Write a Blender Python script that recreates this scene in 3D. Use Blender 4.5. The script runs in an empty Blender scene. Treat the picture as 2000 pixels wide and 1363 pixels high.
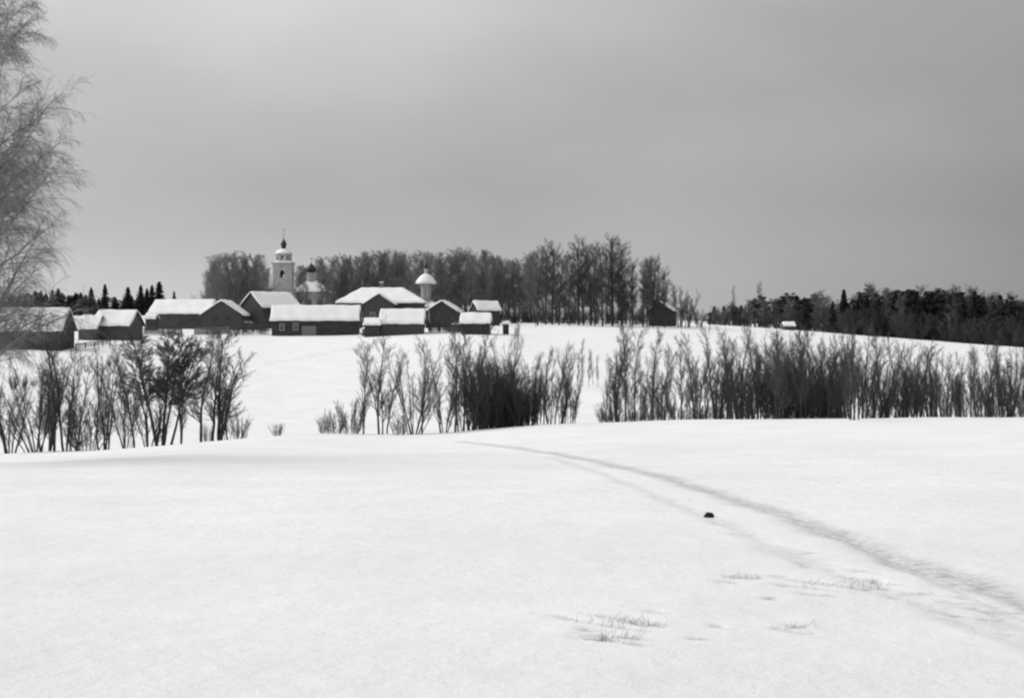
import bpy, math, random
import numpy as np
from mathutils import Vector

S = bpy.context.scene
C = S.collection
R = math.radians
FPX, HR = 2667.0, 640.0            # focal length and horizon row of the photograph, in its own pixels

# ------------------------------------------------------------------ camera
cam = bpy.data.objects.new('camera', bpy.data.cameras.new('camera'))
C.objects.link(cam)
cam.data.sensor_width = 36.0
cam.data.lens = 36.0 * FPX / 2000
cam.data.clip_start = 0.1
cam.data.clip_end = 6000
cam.location = (0, 0, 0)
cam.rotation_euler = (R(90), 0, 0)
cam.data.shift_y = -(681.5 - HR) / 2000
S.camera = cam

# ------------------------------------------------------------------ sky, sun, exposure
SUN_EL, SUN_AZ = 38.0, -80.0       # azimuth measured from the view direction, negative = left
w = bpy.data.worlds.new('World'); S.world = w; w.use_nodes = True
nt = w.node_tree; nt.nodes.clear()
def N(t, **k):
    n = nt.nodes.new(t)
    for a, b in k.items(): setattr(n, a, b)
    return n
sky = N('ShaderNodeTexSky'); sky.sky_type = 'NISHITA'; sky.sun_disc = False
sky.sun_elevation = R(SUN_EL); sky.sun_rotation = R(SUN_AZ)
sky.dust_density = 4.0; sky.air_density = 1.0; sky.altitude = 100
bw = N('ShaderNodeRGBToBW')
nt.links.new(sky.outputs[0], bw.inputs[0])
# thin winter overcast: even cloud with slow uneven density, thinnest towards the sun
tc = N('ShaderNodeTexCoord')
mp = N('ShaderNodeMapping'); mp.inputs['Scale'].default_value = (1.0, 1.0, 2.6); mp.inputs['Location'].default_value = (0.9, 0.3, 0.2)
nz = N('ShaderNodeTexNoise'); nz.inputs['Scale'].default_value = 2.2; nz.inputs['Detail'].default_value = 5; nz.inputs['Roughness'].default_value = 0.45
nt.links.new(tc.outputs['Generated'], mp.inputs[0]); nt.links.new(mp.outputs[0], nz.inputs['Vector'])
rm = N('ShaderNodeMapRange')
rm.inputs['From Min'].default_value = 0.25; rm.inputs['From Max'].default_value = 0.75
rm.inputs['To Min'].default_value = 3.1; rm.inputs['To Max'].default_value = 5.2
nt.links.new(nz.outputs[0], rm.inputs[0])
dt = N('ShaderNodeVectorMath', operation='DOT_PRODUCT')
sd = Vector((math.sin(R(SUN_AZ)) * math.cos(R(SUN_EL)), math.cos(R(SUN_AZ)) * math.cos(R(SUN_EL)), math.sin(R(SUN_EL))))
dt.inputs[1].default_value = sd
nt.links.new(tc.outputs['Generated'], dt.inputs[0])
gl = N('ShaderNodeMapRange')
gl.inputs['From Min'].default_value = -0.25; gl.inputs['From Max'].default_value = 0.75
gl.inputs['To Min'].default_value = 0.76; gl.inputs['To Max'].default_value = 1.8
nt.links.new(dt.outputs['Value'], gl.inputs[0])
ml = N('ShaderNodeMath', operation='MULTIPLY')
nt.links.new(rm.outputs[0], ml.inputs[0]); nt.links.new(gl.outputs[0], ml.inputs[1])
sep = N('ShaderNodeSeparateXYZ'); nt.links.new(tc.outputs['Generated'], sep.inputs[0])
ze = N('ShaderNodeMapRange'); ze.inputs['From Min'].default_value = 0.10; ze.inputs['From Max'].default_value = 0.32
ze.inputs['To Min'].default_value = 1.0; ze.inputs['To Max'].default_value = 1.45
nt.links.new(sep.outputs[2], ze.inputs[0])
zl = N('ShaderNodeMapRange'); zl.inputs['From Min'].default_value = 0.0; zl.inputs['From Max'].default_value = 0.09
zl.inputs['To Min'].default_value = 1.22; zl.inputs['To Max'].default_value = 1.0; zl.interpolation_type = 'SMOOTHSTEP'
nt.links.new(sep.outputs[2], zl.inputs[0])
ml3 = N('ShaderNodeMath', operation='MULTIPLY'); nt.links.new(ml.outputs[0], ml3.inputs[0]); nt.links.new(zl.outputs[0], ml3.inputs[1]); ml = ml3
ml2 = N('ShaderNodeMath', operation='MULTIPLY'); nt.links.new(ml.outputs[0], ml2.inputs[0]); nt.links.new(ze.outputs[0], ml2.inputs[1]); ml = ml2
mx = N('ShaderNodeMix'); mx.data_type = 'FLOAT'; mx.inputs[0].default_value = 0.8
nt.links.new(bw.outputs[0], mx.inputs[2]); nt.links.new(ml.outputs[0], mx.inputs[3])
bg = N('ShaderNodeBackground'); bg.inputs['Strength'].default_value = 0.091
nt.links.new(mx.outputs[0], bg.inputs[0])
wo = N('ShaderNodeOutputWorld'); nt.links.new(bg.outputs[0], wo.inputs[0])

sl = bpy.data.lights.new('sun', 'SUN'); sl.energy = 1.85; sl.angle = R(45); sl.color = (1, 1, 1)
so = bpy.data.objects.new('sun', sl); C.objects.link(so)
so.rotation_euler = (-sd).to_track_quat('-Z', 'Y').to_euler()
so.location = (-60, 20, 80)
S.view_settings.view_transform = 'Standard'; S.view_settings.look = 'None'
S.view_settings.exposure = 0.0; S.view_settings.gamma = 1.0
S.cycles.filter_width = 2.3          # an old, slightly soft lens
S.cycles.max_bounces = 5

# ------------------------------------------------------------------ materials (black and white film: every colour is a grey)
def grey_mat(name, a, b, scale=3.0, rough=0.9, bump=0.0, bscale=None, stretch=(1, 1, 1), detail=4, coord='Object', spec=0.15):
    m = bpy.data.materials.new(name); m.use_nodes = True
    t = m.node_tree; p = t.nodes['Principled BSDF']
    p.inputs['Roughness'].default_value = rough
    p.inputs['Specular IOR Level'].default_value = spec
    tc = t.nodes.new('ShaderNodeTexCoord'); mp = t.nodes.new('ShaderNodeMapping'); mp.inputs['Scale'].default_value = stretch
    nz = t.nodes.new('ShaderNodeTexNoise'); nz.inputs['Scale'].default_value = scale; nz.inputs['Detail'].default_value = detail
    cr = t.nodes.new('ShaderNodeValToRGB')
    cr.color_ramp.elements[0].position = 0.3; cr.color_ramp.elements[0].color = (a, a, a, 1)
    cr.color_ramp.elements[1].position = 0.7; cr.color_ramp.elements[1].color = (b, b, b, 1)
    L = t.links.new
    L(tc.outputs[coord], mp.inputs[0]); L(mp.outputs[0], nz.inputs['Vector']); L(nz.outputs[0], cr.inputs[0]); L(cr.outputs[0], p.inputs['Base Color'])
    if bump:
        n2 = t.nodes.new('ShaderNodeTexNoise'); n2.inputs['Scale'].default_value = bscale or scale * 3; n2.inputs['Detail'].default_value = 4
        L(mp.outputs[0], n2.inputs['Vector'])
        bp = t.nodes.new('ShaderNodeBump'); bp.inputs['Strength'].default_value = bump; bp.inputs['Distance'].default_value = 0.05
        L(n2.outputs[0], bp.inputs['Height']); L(bp.outputs[0], p.inputs['Normal'])
    return m
M = dict(
    bark=grey_mat('dark_bark', 0.035, 0.075, 9, bump=0.6, stretch=(1, 1, .35)),
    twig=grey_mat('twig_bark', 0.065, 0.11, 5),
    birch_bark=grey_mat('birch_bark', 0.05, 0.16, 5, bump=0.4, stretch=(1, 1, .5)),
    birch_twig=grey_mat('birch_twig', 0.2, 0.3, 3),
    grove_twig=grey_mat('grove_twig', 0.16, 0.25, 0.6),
    needle=grey_mat('needles', 0.028, 0.055, 1.5),
    pine=grey_mat('pine_needles', 0.03, 0.06, 1.2),
    logs=grey_mat('weathered_logs', 0.055, 0.115, 2.2, bump=0.5, stretch=(.4, 1, 4)),
    logs_dark=grey_mat('dark_logs', 0.04, 0.08, 2.2, bump=0.5, stretch=(.4, 1, 4)),
    logs_pale=grey_mat('pale_old_logs', 0.065, 0.12, 2.0, bump=0.5, stretch=(.4, 1, 4)),
    planks=grey_mat('grey_planks', 0.06, 0.11, 3, bump=0.3, stretch=(6, 6, .4)),
    plank_pale=grey_mat('pale_planks', 0.16, 0.24, 3, bump=0.3, stretch=(6, 6, .4)),
    roof=grey_mat('roof_boards', 0.04, 0.07, 3, stretch=(5, 1, 1)),
    paint=grey_mat('worn_white_paint', 0.30, 0.45, 6),
    glass=grey_mat('window_pane', 0.02, 0.04, 2, rough=0.15, spec=0.5),
    plaster=grey_mat('old_whitewash', 0.34, 0.50, 0.9, bump=0.3, bscale=6),
    plaster_grey=grey_mat('grey_whitewash', 0.2, 0.32, 0.9, bump=0.3, bscale=6),
    brick=grey_mat('brick', 0.12, 0.2, 6),
    iron=grey_mat('dark_sheet_iron', 0.02, 0.035, 3, rough=0.5, spec=0.4),
    clod=grey_mat('dark_clod', 0.015, 0.04, 20, bump=0.8),
    grass=grey_mat('dry_grass', 0.2, 0.34, 8),
)
def snow_mat(name, ground=False):
    m = bpy.data.materials.new(name); m.use_nodes = True
    t = m.node_tree; p = t.nodes['Principled BSDF']; L = t.links.new
    p.inputs['Roughness'].default_value = 0.75; p.inputs['Specular IOR Level'].default_value = 0.2
    tc = t.nodes.new('ShaderNodeTexCoord')
    def noise(sc, det, rough=0.5):
        n = t.nodes.new('ShaderNodeTexNoise'); n.inputs['Scale'].default_value = sc; n.inputs['Detail'].default_value = det
        n.inputs['Roughness'].default_value = rough; L(tc.outputs['Object'], n.inputs['Vector']); return n
    n1 = noise(0.35, 6, 0.6)
    cr = t.nodes.new('ShaderNodeValToRGB')
    cr.color_ramp.elements[0].position = 0.3; cr.color_ramp.elements[0].color = (.80, .80, .80, 1)
    cr.color_ramp.elements[1].position = 0.7; cr.color_ramp.elements[1].color = (.89, .89, .89, 1)
    L(n1.outputs[0], cr.inputs[0]); col = cr.outputs[0]
    if ground:                                     # trodden, dirty snow along the sledge track
        at = t.nodes.new('ShaderNodeAttribute'); at.attribute_name = 'trodden'
        n2 = noise(9.0, 6, 0.75)
        mr = t.nodes.new('ShaderNodeMapRange'); mr.inputs['From Min'].default_value = 0.32; mr.inputs['From Max'].default_value = 0.62
        L(n2.outputs[0], mr.inputs[0])
        mu = t.nodes.new('ShaderNodeMath'); mu.operation = 'MULTIPLY'; L(at.outputs['Fac'], mu.inputs[0]); L(mr.outputs[0], mu.inputs[1])
        mi = t.nodes.new('ShaderNodeMix'); mi.data_type = 'RGBA'; L(mu.outputs[0], mi.inputs[0]); L(col, mi.inputs[6])
        mi.inputs[7].default_value = (.22, .22, .22, 1); col = mi.outputs[2]
    L(col, p.inputs['Base Color'])
    nb = noise(26.0, 8, 0.8); nc = noise(2.2, 6, 0.6)
    b1 = t.nodes.new('ShaderNodeBump'); b1.inputs['Strength'].default_value = 0.5; b1.inputs['Distance'].default_value = 0.03
    b2 = t.nodes.new('ShaderNodeBump'); b2.inputs['Strength'].default_value = 0.45; b2.inputs['Distance'].default_value = 0.12
    L(nc.outputs[0], b2.inputs['Height']); L(nb.outputs[0], b1.inputs['Height']); L(b2.outputs[0], b1.inputs['Normal']); L(b1.outputs[0], p.inputs['Normal'])
    return m
M['snow'] = snow_mat('snow', True); M['roof_snow'] = snow_mat('roof_snow')

# ------------------------------------------------------------------ mesh helpers
def link(name, me, parent=None):
    o = bpy.data.objects.new(name, me); C.objects.link(o)
    if parent is not None: o.parent = parent
    return o
def np_mesh(name, V, F, mat, smooth=False, tri=None):
    me = bpy.data.meshes.new(name)
    V = np.asarray(V, dtype=np.float32).reshape(-1, 3); F = np.asarray(F, dtype=np.int32).reshape(-1, 4)
    nT = 0 if tri is None else len(tri)
    me.vertices.add(len(V)); me.vertices.foreach_set('co', V.ravel())
    loops = F.ravel() if not nT else np.concatenate([F.ravel(), np.asarray(tri, dtype=np.int32).ravel()])
    me.loops.add(len(loops)); me.loops.foreach_set('vertex_index', loops)
    starts = np.concatenate([np.arange(len(F)) * 4, len(F) * 4 + np.arange(nT) * 3]).astype(np.int32)
    me.polygons.add(len(starts)); me.polygons.foreach_set('loop_start', starts)
    me.polygons.foreach_set('loop_total', np.concatenate([np.full(len(F), 4), np.full(nT, 3)]).astype(np.int32))
    if smooth: me.polygons.foreach_set('use_smooth', np.ones(len(starts), dtype=bool))
    me.update(calc_edges=True)
    me.materials.append(mat)
    return me
class MB:
    """boxes, prisms, lathes gathered into one mesh"""
    def __init__(s): s.v = []; s.f = []
    def add(s, vs, fs):
        k = len(s.v); s.v += [tuple(v) for v in vs]; s.f += [tuple(i + k for i in f) for f in fs]
    def box(s, x0, x1, y0, y1, z0, z1):
        s.add([(x0,y0,z0),(x1,y0,z0),(x1,y1,z0),(x0,y1,z0),(x0,y0,z1),(x1,y0,z1),(x1,y1,z1),(x0,y1,z1)],
              [(0,3,2,1),(4,5,6,7),(0,1,5,4),(1,2,6,5),(2,3,7,6),(3,0,4,7)])
    def bar(s, a, b, r, n=6, r2=None):
        a = Vector(a); b = Vector(b); d = (b - a).normalized(); r2 = r if r2 is None else r2
        u = d.cross(Vector((0.31, 0.87, 0.13))).normalized(); v = d.cross(u)
        vs = [a + (u * math.cos(6.2832*i/n) + v * math.sin(6.2832*i/n)) * r for i in range(n)] + \
             [b + (u * math.cos(6.2832*i/n) + v * math.sin(6.2832*i/n)) * r2 for i in range(n)]
        s.add(vs, [(i, (i+1) % n, n + (i+1) % n, n + i) for i in range(n)] + [tuple(range(n))[::-1], tuple(range(n, 2*n))])
    def lathe(s, prof, n=16, c=(0, 0), rot=0, sq=False):
        vs = []
        for r, z in prof:
            for i in range(n):
                a = rot + 6.283185*i/n; vs.append((c[0] + r*math.cos(a), c[1] + r*math.sin(a), z))
        fs = [(k*n+i, k*n+(i+1) % n, (k+1)*n+(i+1) % n, (k+1)*n+i) for k in range(len(prof)-1) for i in range(n)]
        fs += [tuple(range(n))[::-1], tuple((len(prof)-1)*n + i for i in range(n))]
        s.add(vs, fs)
    def build(s, name, mat, parent=None, smooth=False):
        me = bpy.data.meshes.new(name); me.from_pydata(s.v, [], s.f); me.update(); me.materials.append(mat)
        if smooth:
            for p in me.polygons: p.use_smooth = True
        return link(name, me, parent)
def tag(o, label, cat, group=None):
    o['label'] = label; o['category'] = cat
    if group: o['group'] = group
    return o
def thing(name, label, cat, loc=(0, 0, 0), rz=0.0, group=None):
    o = bpy.data.objects.new(name, None); C.objects.link(o)
    o.location = loc; o.rotation_euler = (0, 0, rz); o.empty_display_size = 0.5
    return tag(o, label, cat, group)

# ------------------------------------------------------------------ terrain: a field falling to a stream, and the village hill beyond it
UB = [-600, 0, 250, 450, 600, 700, 800, 900, 1000, 1250, 1500, 1750, 2000, 2600]
def zrow(row, Y): return -(row - HR) / FPX * Y
crest = [zrow(r, 76) for r in (900, 886, 880, 860, 846, 840, 850, 844, 832, 822, 817, 811, 812, 815)]
NODES = [
    (-40.0, [-0.3]*14),
    (0.0, [-1.6]*14),
    (76.0, crest),
    (81.0, [c - 0.35 for c in crest]),
    (90.0, [c - 1.9 for c in crest]),
    (100.0, [-9.6]*14),
    (125.0, [-6.9,-6.9,-7.2,-7.4,-7.5,-7.5,-7.6,-7.6,-7.6,-7.6,-7.8,-8.0,-8.2,-8.5]),
    (150.0, [-4.2,-4.2,-4.9,-5.6,-5.7,-5.7,-5.6,-5.5,-5.3,-5.4,-6.0,-6.4,-7.0,-7.5]),
    (172.0, [-2.3,-2.3,-3.0,-3.8,-4.0,-3.9,-3.6,-3.2,-3.3,-3.6,-4.3,-5.0,-5.8,-6.4]),
    (190.0, [-1.6,-1.6,-1.5,-2.5,-2.8,-2.4,-1.9,-1.6,-1.9,-2.3,-3.0,-4.1,-5.0,-5.6]),
    (212.0, [-1.0,-1.0,-0.6,-1.3,-1.5,-1.1,-0.8,-0.7,-0.9,-1.2,-2.1,-3.3,-4.3,-5.0]),
    (235.0, [-0.2,-0.2,0.2,-0.2,-0.2,0.1,0.2,0.1,0.0,-0.3,-1.1,-2.6,-4.0,-4.8]),
    (262.0, [0.6,0.6,1.0,1.0,1.0,1.0,0.9,0.9,0.8,0.5,-0.4,-2.1,-4.1,-5.0]),
    (300.0, [1.0,1.0,1.6,1.8,1.8,1.8,1.7,1.6,1.4,1.0,0.0,-1.9,-4.2,-5.2]),
    (430.0, [3.8,3.8,4.0,3.8,3.4,3.0,3.0,3.0,2.6,2.2,1.2,-1.0,-3.0,-4.0]),
    (900.0, [5.0]*14),
    (4000.0, [6.0]*14),
]
# the near slope is one even plane; the lie of its brow only shows towards the brow
NY = np.array([n[0] for n in NODES]); NZ = np.array([n[1] for n in NODES])
def h_raw(X, Y):
    Z = []
    for k in range(len(NODES)):                     # each cross section is a plain function of X at its own distance
        u = 1000 + FPX * X / max(NY[k], 76.0)
        Z.append(sum(wt*np.interp(np.clip(u+du, UB[0], UB[-1]), UB, NZ[k]) for du, wt in ((-110,.15),(-60,.2),(0,.3),(60,.2),(110,.15))))
    Z = np.stack(Z)
    i = np.clip(np.searchsorted(NY, Y) - 1, 0, len(NY) - 2)
    t = np.clip((Y - NY[i]) / (NY[i+1] - NY[i]), 0, 1)
    ix = np.arange(len(X))
    return Z[i, ix] * (1 - t) + Z[i+1, ix] * t
def H(X, Y):
    X = np.atleast_1d(np.asarray(X, float)); Y = np.atleast_1d(np.asarray(Y, float))
    a = 0
    for dy, wt in ((-.06, .15), (-.03, .2), (0, .3), (.03, .2), (.06, .15)):
        a = a + wt * h_raw(X, Y * (1 + dy))
    f = np.clip(Y / 25, 0, 1)
    a = a + f * (0.05*np.sin(X*.21+Y*.07+1) + 0.03*np.sin(X*.09-Y*.05) + 0.015*np.sin(X*.5+Y*.11)) \
          + 0.012*np.sin(X*.9+1.3*np.sin(Y*.4)) + 0.008*np.sin(Y*1.1+X*.35)
    return a
def hz(x, y): return float(H(x, y)[0])
def at(px, Y, sink=0.0):
    x = (px - 1000) / FPX * Y
    return Vector((x, Y, hz(x, Y) - sink))
def hit(px, row):
    """where the line of sight through a photo pixel meets the near field"""
    for Y in np.arange(4, 90, 0.1):
        if hz((px-1000)/FPX*Y, Y) > -(row-HR)/FPX*Y: return ((px-1000)/FPX*Y, Y)
    return ((px-1000)/FPX*80, 80)

# tracks and hollows in the near field
TR = [  # (points in photo pixels, half width m, depth m, dirt)
    ([(900,862),(1050,880),(1180,902),(1300,930),(1400,962),(1500,992),(1600,1028),(1700,1068),(1800,1105),(1900,1140),(2040,1190)], 0.25, 0.032, 0.66),
    ([(1080,893),(1180,925),(1260,955),(1350,995),(1420,1022),(1500,1062),(1600,1108),(1750,1158),(1900,1215),(2040,1270)], 0.15, 0.015, 0.24),
    ([(1650,1045),(1760,1100),(1860,1148),(1960,1195),(2060,1250)], 0.10, 0.018, 0.32),
]
TRW = [([hit(*p) for p in pts], hw, dp, dirt) for pts, hw, dp, dirt in TR]
SPOTS = [(1210,1212,.30,.10),(1190,1235,.22,.08),(1240,1228,.25,.06),(1205,1252,.2,.08),(1290,1240,.16,.05),
         (1640,1140,.34,.09),(1672,1148,.26,.08),(1432,1134,.15,.06),(1468,1128,.17,.06),(1560,1100,.16,.05),(1500,1170,.10,.04),
         (1545,1222,.13,.06),(1575,1230,.14,.06),(1395,1226,.13,.05),(1870,1170,.25,.07),(1920,1190,.25,.06),(1780,1120,.2,.05),
         (1370,997,.2,.05),(1345,992,.14,.05),(1400,1018,.2,.04),(1600,1080,.2,.04),(1700,1130,.22,.05),(1445,1042,.18,.04),(1905,1215,.2,.06)]
SPW = [(hit(a, b), r, d) for a, b, r, d in SPOTS]

th = np.concatenate([np.linspace(-180, -28, 40, endpoint=False), np.linspace(-28, 28, 640, endpoint=False), np.linspace(28, 180, 40, endpoint=False)])
rr = [0.4]
while rr[-1] < 4000:
    r = rr[-1]; rr.append(r * (1.02 if r < 4.5 else 1.0055 if r < 45 else 1.008 if r < 130 else 1.016 if r < 500 else 1.1))
rr = np.array(rr)
TH, RR = np.meshgrid(np.radians(th), rr)
X = (RR * np.sin(TH)).ravel(); Y = (RR * np.cos(TH)).ravel()
Z = H(X, Y); dirt = np.zeros_like(X)
near = (Y > 3) & (Y < 95)
Xn, Yn = X[near], Y[near]; dz = np.zeros_like(Xn); dn = np.zeros_like(Xn)
wob = 0.05*np.sin(Xn*2.3+Yn*1.7) + 0.03*np.sin(Yn*4.1-Xn*1.1)
for pts, hw, dp, dirtv in TRW:
    best = np.full_like(Xn, 1e9)
    for (ax, ay), (bx, by) in zip(pts[:-1], pts[1:]):
        ex, ey = bx-ax, by-ay; t = np.clip(((Xn-ax)*ex + (Yn-ay)*ey)/(ex*ex+ey*ey), 0, 1)
        best = np.minimum(best, np.hypot(Xn-ax-t*ex, Yn-ay-t*ey))
    d = best + wob
    k = np.exp(-(d/hw)**2); rim = np.exp(-((d-1.9*hw)/(hw*.7))**2)
    dz += -dp*k + dp*.15*rim; dn = np.maximum(dn, dirtv*np.clip(k*1.15, 0, 1))
rs = np.random.default_rng(11)
for (sx, sy), rad, dp in SPW:                       # scuffed hollows: a few short gouges side by side
    for q in range(max(2, int(rad*18))):
        ca = rs.normal(-0.75, 0.18); ox, oy = rs.normal(0, rad*.75), rs.normal(0, rad*.9)
        lx, ly = Xn-sx-ox, Yn-sy-oy
        al = lx*np.cos(ca)+ly*np.sin(ca); ac = -lx*np.sin(ca)+ly*np.cos(ca)
        k = np.exp(-(al/(rad*rs.uniform(.35, .8)))**2-(ac/(.035+.02*rs.random()))**2)
        dz += -dp*.35*k; dn = np.maximum(dn, np.clip(1.1*k, 0, 1)*.8)
Z[near] += dz; dirt[near] = dn
# faint ski track on the far slope
far = (Y > 110) & (Y < 200); fx, fy = X[far], Y[far]
A_, B_ = at(520, 165), at(690, 185)
ex, ey = B_.x-A_.x, B_.y-A_.y; t = np.clip(((fx-A_.x)*ex+(fy-A_.y)*ey)/(ex*ex+ey*ey), 0, 1)
dirt[far] = 0.3*np.exp(-(np.hypot(fx-A_.x-t*ex, fy-A_.y-t*ey)/0.5)**2)
nT_, nR_ = len(th), len(rr)
idx = np.arange(nR_*nT_).reshape(nR_, nT_); nx = np.roll(idx, -1, axis=1)
F = np.stack([idx[:-1], idx[1:], nx[1:], nx[:-1]], axis=-1).reshape(-1, 4)
V = np.stack([X, Y, Z], axis=1)
V = np.vstack([V, [[0, 0, -1.6]]])
tri = np.stack([np.full(nT_, len(V)-1), idx[0], nx[0]], axis=1)
me = np_mesh('ground', V, F, M['snow'], smooth=True, tri=tri)
at_ = me.attributes.new('trodden', 'FLOAT', 'POINT'); at_.data.foreach_set('value', np.append(dirt, 0).astype(np.float32))
me.flip_normals() if me.polygons[len(F)//2].normal.z < 0 else None
g = link('ground', me); g['kind'] = 'structure'

# ------------------------------------------------------------------ bare trees
def unit(v): return v / np.maximum(np.linalg.norm(v, axis=-1, keepdims=True), 1e-9)
def poly(rng, P0, D, L, k, up, jit):
    """N polylines of k segments from P0 in direction D"""
    P = [P0]; d = unit(D); st = (L / k)[:, None]
    for i in range(k):
        P.append(P[-1] + d * st)
        d = unit(d + np.array([0, 0, up]) + rng.normal(0, jit, d.shape))
    return np.stack(P, axis=1)
def children(rng, P, Rr, n, t0, t1, lf, ang, up, k, jit, rr=0.55, taper=0.55, rmin=0.004, tip=0.35, Lfix=None):
    Nn, K1, _ = P.shape; K = K1 - 1
    t = (t0 + (t1 - t0) * (np.arange(n)[None, :] + rng.random((Nn, n))) / n)
    s = np.clip(t * K, 0, K - 1e-4); i = s.astype(int); f = (s - i)[..., None]
    r_ = np.arange(Nn)[:, None]
    a = P[r_, i]; b = P[r_, i+1]; base = a*(1-f) + b*f; d = unit(b - a)
    rad = Rr[r_, i]*(1-f[..., 0]) + Rr[r_, i+1]*f[..., 0]
    perp = rng.normal(0, 1, d.shape); perp = unit(perp - (perp*d).sum(-1, keepdims=True)*d)
    an = ang * (0.7 + 0.6*rng.random(t.shape))[..., None]
    D = np.cos(an)*d + np.sin(an)*perp
    PL = np.linalg.norm(P[:, 1:] - P[:, :-1], axis=-1).sum(1)[:, None] if Lfix is None else Lfix
    L = PL * lf * (1 - taper*t) * (0.65 + 0.7*rng.random(t.shape))
    Q = poly(rng, base.reshape(-1, 3), D.reshape(-1, 3), L.ravel(), k, up, jit)
    r0 = np.maximum(rad*rr, rmin).ravel()
    return Q, r0[:, None] * np.linspace(1, tip, k+1)[None, :]
def tubes(P, Rr, m):
    T = np.empty_like(P); T[:, 1:-1] = P[:, 2:] - P[:, :-2]; T[:, 0] = P[:, 1]-P[:, 0]; T[:, -1] = P[:, -1]-P[:, -2]
    T = unit(T); u = unit(np.cross(T, np.array([0.87, 0.42, 0.05]))); v = np.cross(T, u)
    a = np.arange(m)*2*np.pi/m
    V = P[:, :, None, :] + Rr[:, :, None, None]*(u[:, :, None, :]*np.cos(a)[None, None, :, None] + v[:, :, None, :]*np.sin(a)[None, None, :, None])
    Nn, K1 = P.shape[:2]; idx = np.arange(Nn*K1*m).reshape(Nn, K1, m); nx = np.roll(idx, -1, axis=2)
    F = np.stack([idx[:, :-1], nx[:, :-1], nx[:, 1:], idx[:, 1:]], axis=-1).reshape(-1, 4)
    return V.reshape(-1, 3), F
def join(parts):
    Vs, Fs, k = [], [], 0
    for V, F in parts: Vs.append(V); Fs.append(F + k); k += len(V)
    return np.vstack(Vs), np.vstack(Fs)

def bare(seed, name, Ht, stems=1, fan=0.0, r=0.1, clear=0.3, limbs=22, br=7, tw=8, la=0.75, ll=0.33, lup=0.1, bl=0.4, tl=0.45,
         tup=0.05, trmin=0.006, bmat='bark', tmat='twig', wob=0.05, tiltx=0.0, spread=0.15, hvar=0.25):
    """returns (trunk mesh, crown mesh); height about Ht"""
    g_ = np.random.default_rng(seed)
    az = g_.random(stems)*6.283; tl_ = fan*np.sqrt(g_.random(stems)+0.05)
    D = np.stack([np.sin(tl_)*np.cos(az)+tiltx, np.sin(tl_)*np.sin(az), np.cos(tl_)], axis=1)
    P0 = np.stack([spread*np.cos(az)*g_.random(stems), spread*np.sin(az)*g_.random(stems), np.full(stems, -0.35)], axis=1) if stems > 1 else np.array([[0, 0, -0.35]])
    L = Ht*(1 - hvar*g_.random(stems)); L[0] = Ht
    if stems > 1: L = L*1.03
    P = poly(g_, P0, D, L+0.35, 9, 0.04 if fan else 0.01, wob)
    R0 = r*(0.6+0.5*g_.random(stems)); R0[0] = r
    RT = R0[:, None]*np.linspace(1, 0.12, 10)[None, :]**0.9
    trunk = tubes(P, RT, 7)
    Q, RQ = children(g_, P, RT, limbs, clear, 0.98, ll, la, lup, 4, 0.12, rr=0.5, taper=0.5, rmin=0.012)
    B, RB = children(g_, Q, RQ, br, 0.15, 1.0, bl, 0.6, lup*.6+tup, 3, 0.15, rr=0.6, taper=0.4, rmin=0.008)
    W, RW = children(g_, B, RB, tw, 0.1, 1.0, tl, 0.55, tup, 2, 0.15, rr=0.6, taper=0.3, rmin=trmin)
    topb, rtb = children(g_, P, RT, limbs, 0.5, 1.0, 0.12, 0.5, tup, 2, 0.15, rr=0.3, taper=0.2, rmin=trmin)
    crown = join([tubes(Q, RQ, 4), tubes(B, RB, 3), tubes(W, RW, 3), tubes(topb, rtb, 3)])
    return (np_mesh('trunk', *trunk, M[bmat], smooth=True), np_mesh('crown', *crown, M[tmat]))

def place(var, name, label, cat, px, Y, scale, rz, group=None, lean=(0, 0), sx=1.0, sink=0.0):
    p = at(px, Y, sink)
    o = thing(name, label, cat, p, rz, group)
    o.rotation_euler = (lean[0], lean[1], rz); o.scale = (scale*sx, scale*sx, scale)
    link('trunk', var[0], o); link('crown', var[1], o)
    return o

# ---- variants; heights in metres at scale 1
rnd = random.Random(7)
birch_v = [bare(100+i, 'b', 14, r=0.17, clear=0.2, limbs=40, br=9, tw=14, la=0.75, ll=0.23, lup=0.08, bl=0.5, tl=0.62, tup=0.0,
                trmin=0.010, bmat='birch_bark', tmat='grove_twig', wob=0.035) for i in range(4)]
tall_v = [bare(140+i, 'b', 15, r=0.2, clear=(.16, .34, .24, .12)[i], limbs=34, br=9, tw=13, la=0.72, ll=0.21, lup=0.10, bl=0.5, tl=0.62, tup=0.0,
                trmin=0.009, bmat='bark', tmat='twig', wob=0.03) for i in range(4)]
slim_v = [bare(200+i, 's', 6, r=0.075, clear=0.2, limbs=32, br=8, tw=11, la=0.6, ll=0.24, lup=0.16, bl=0.42, tl=0.5, tup=0.02, trmin=0.0045, wob=0.085, hvar=.45) for i in range(3)]
fork_v = [bare(230+i, 'f', 6, stems=3, fan=0.21, r=0.085, clear=0.22, limbs=20, br=8, tw=10, la=0.6, ll=0.24, lup=0.16, bl=0.42, tl=0.5, tup=0.02, trmin=0.0045, wob=0.085, hvar=.45) for i in range(3)]
clump_v = [bare(260+i, 'c', 5.8, stems=6, fan=0.22, r=0.06, clear=0.15, limbs=15, br=7, tw=9, la=0.5, ll=0.25, lup=0.16, bl=0.42, tl=0.5, tup=0.04, trmin=0.0045, wob=0.085, spread=0.5, hvar=.5) for i in range(4)]
vase_v = [bare(290+i, 'v', 5.8, stems=11, fan=0.45, r=0.05, clear=0.2, limbs=12, br=6, tw=9, la=0.45, ll=0.25, lup=0.16, bl=0.42, tl=0.5, tup=0.04, trmin=0.0045, wob=0.07, spread=0.5, hvar=.45) for i in range(2)]
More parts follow.
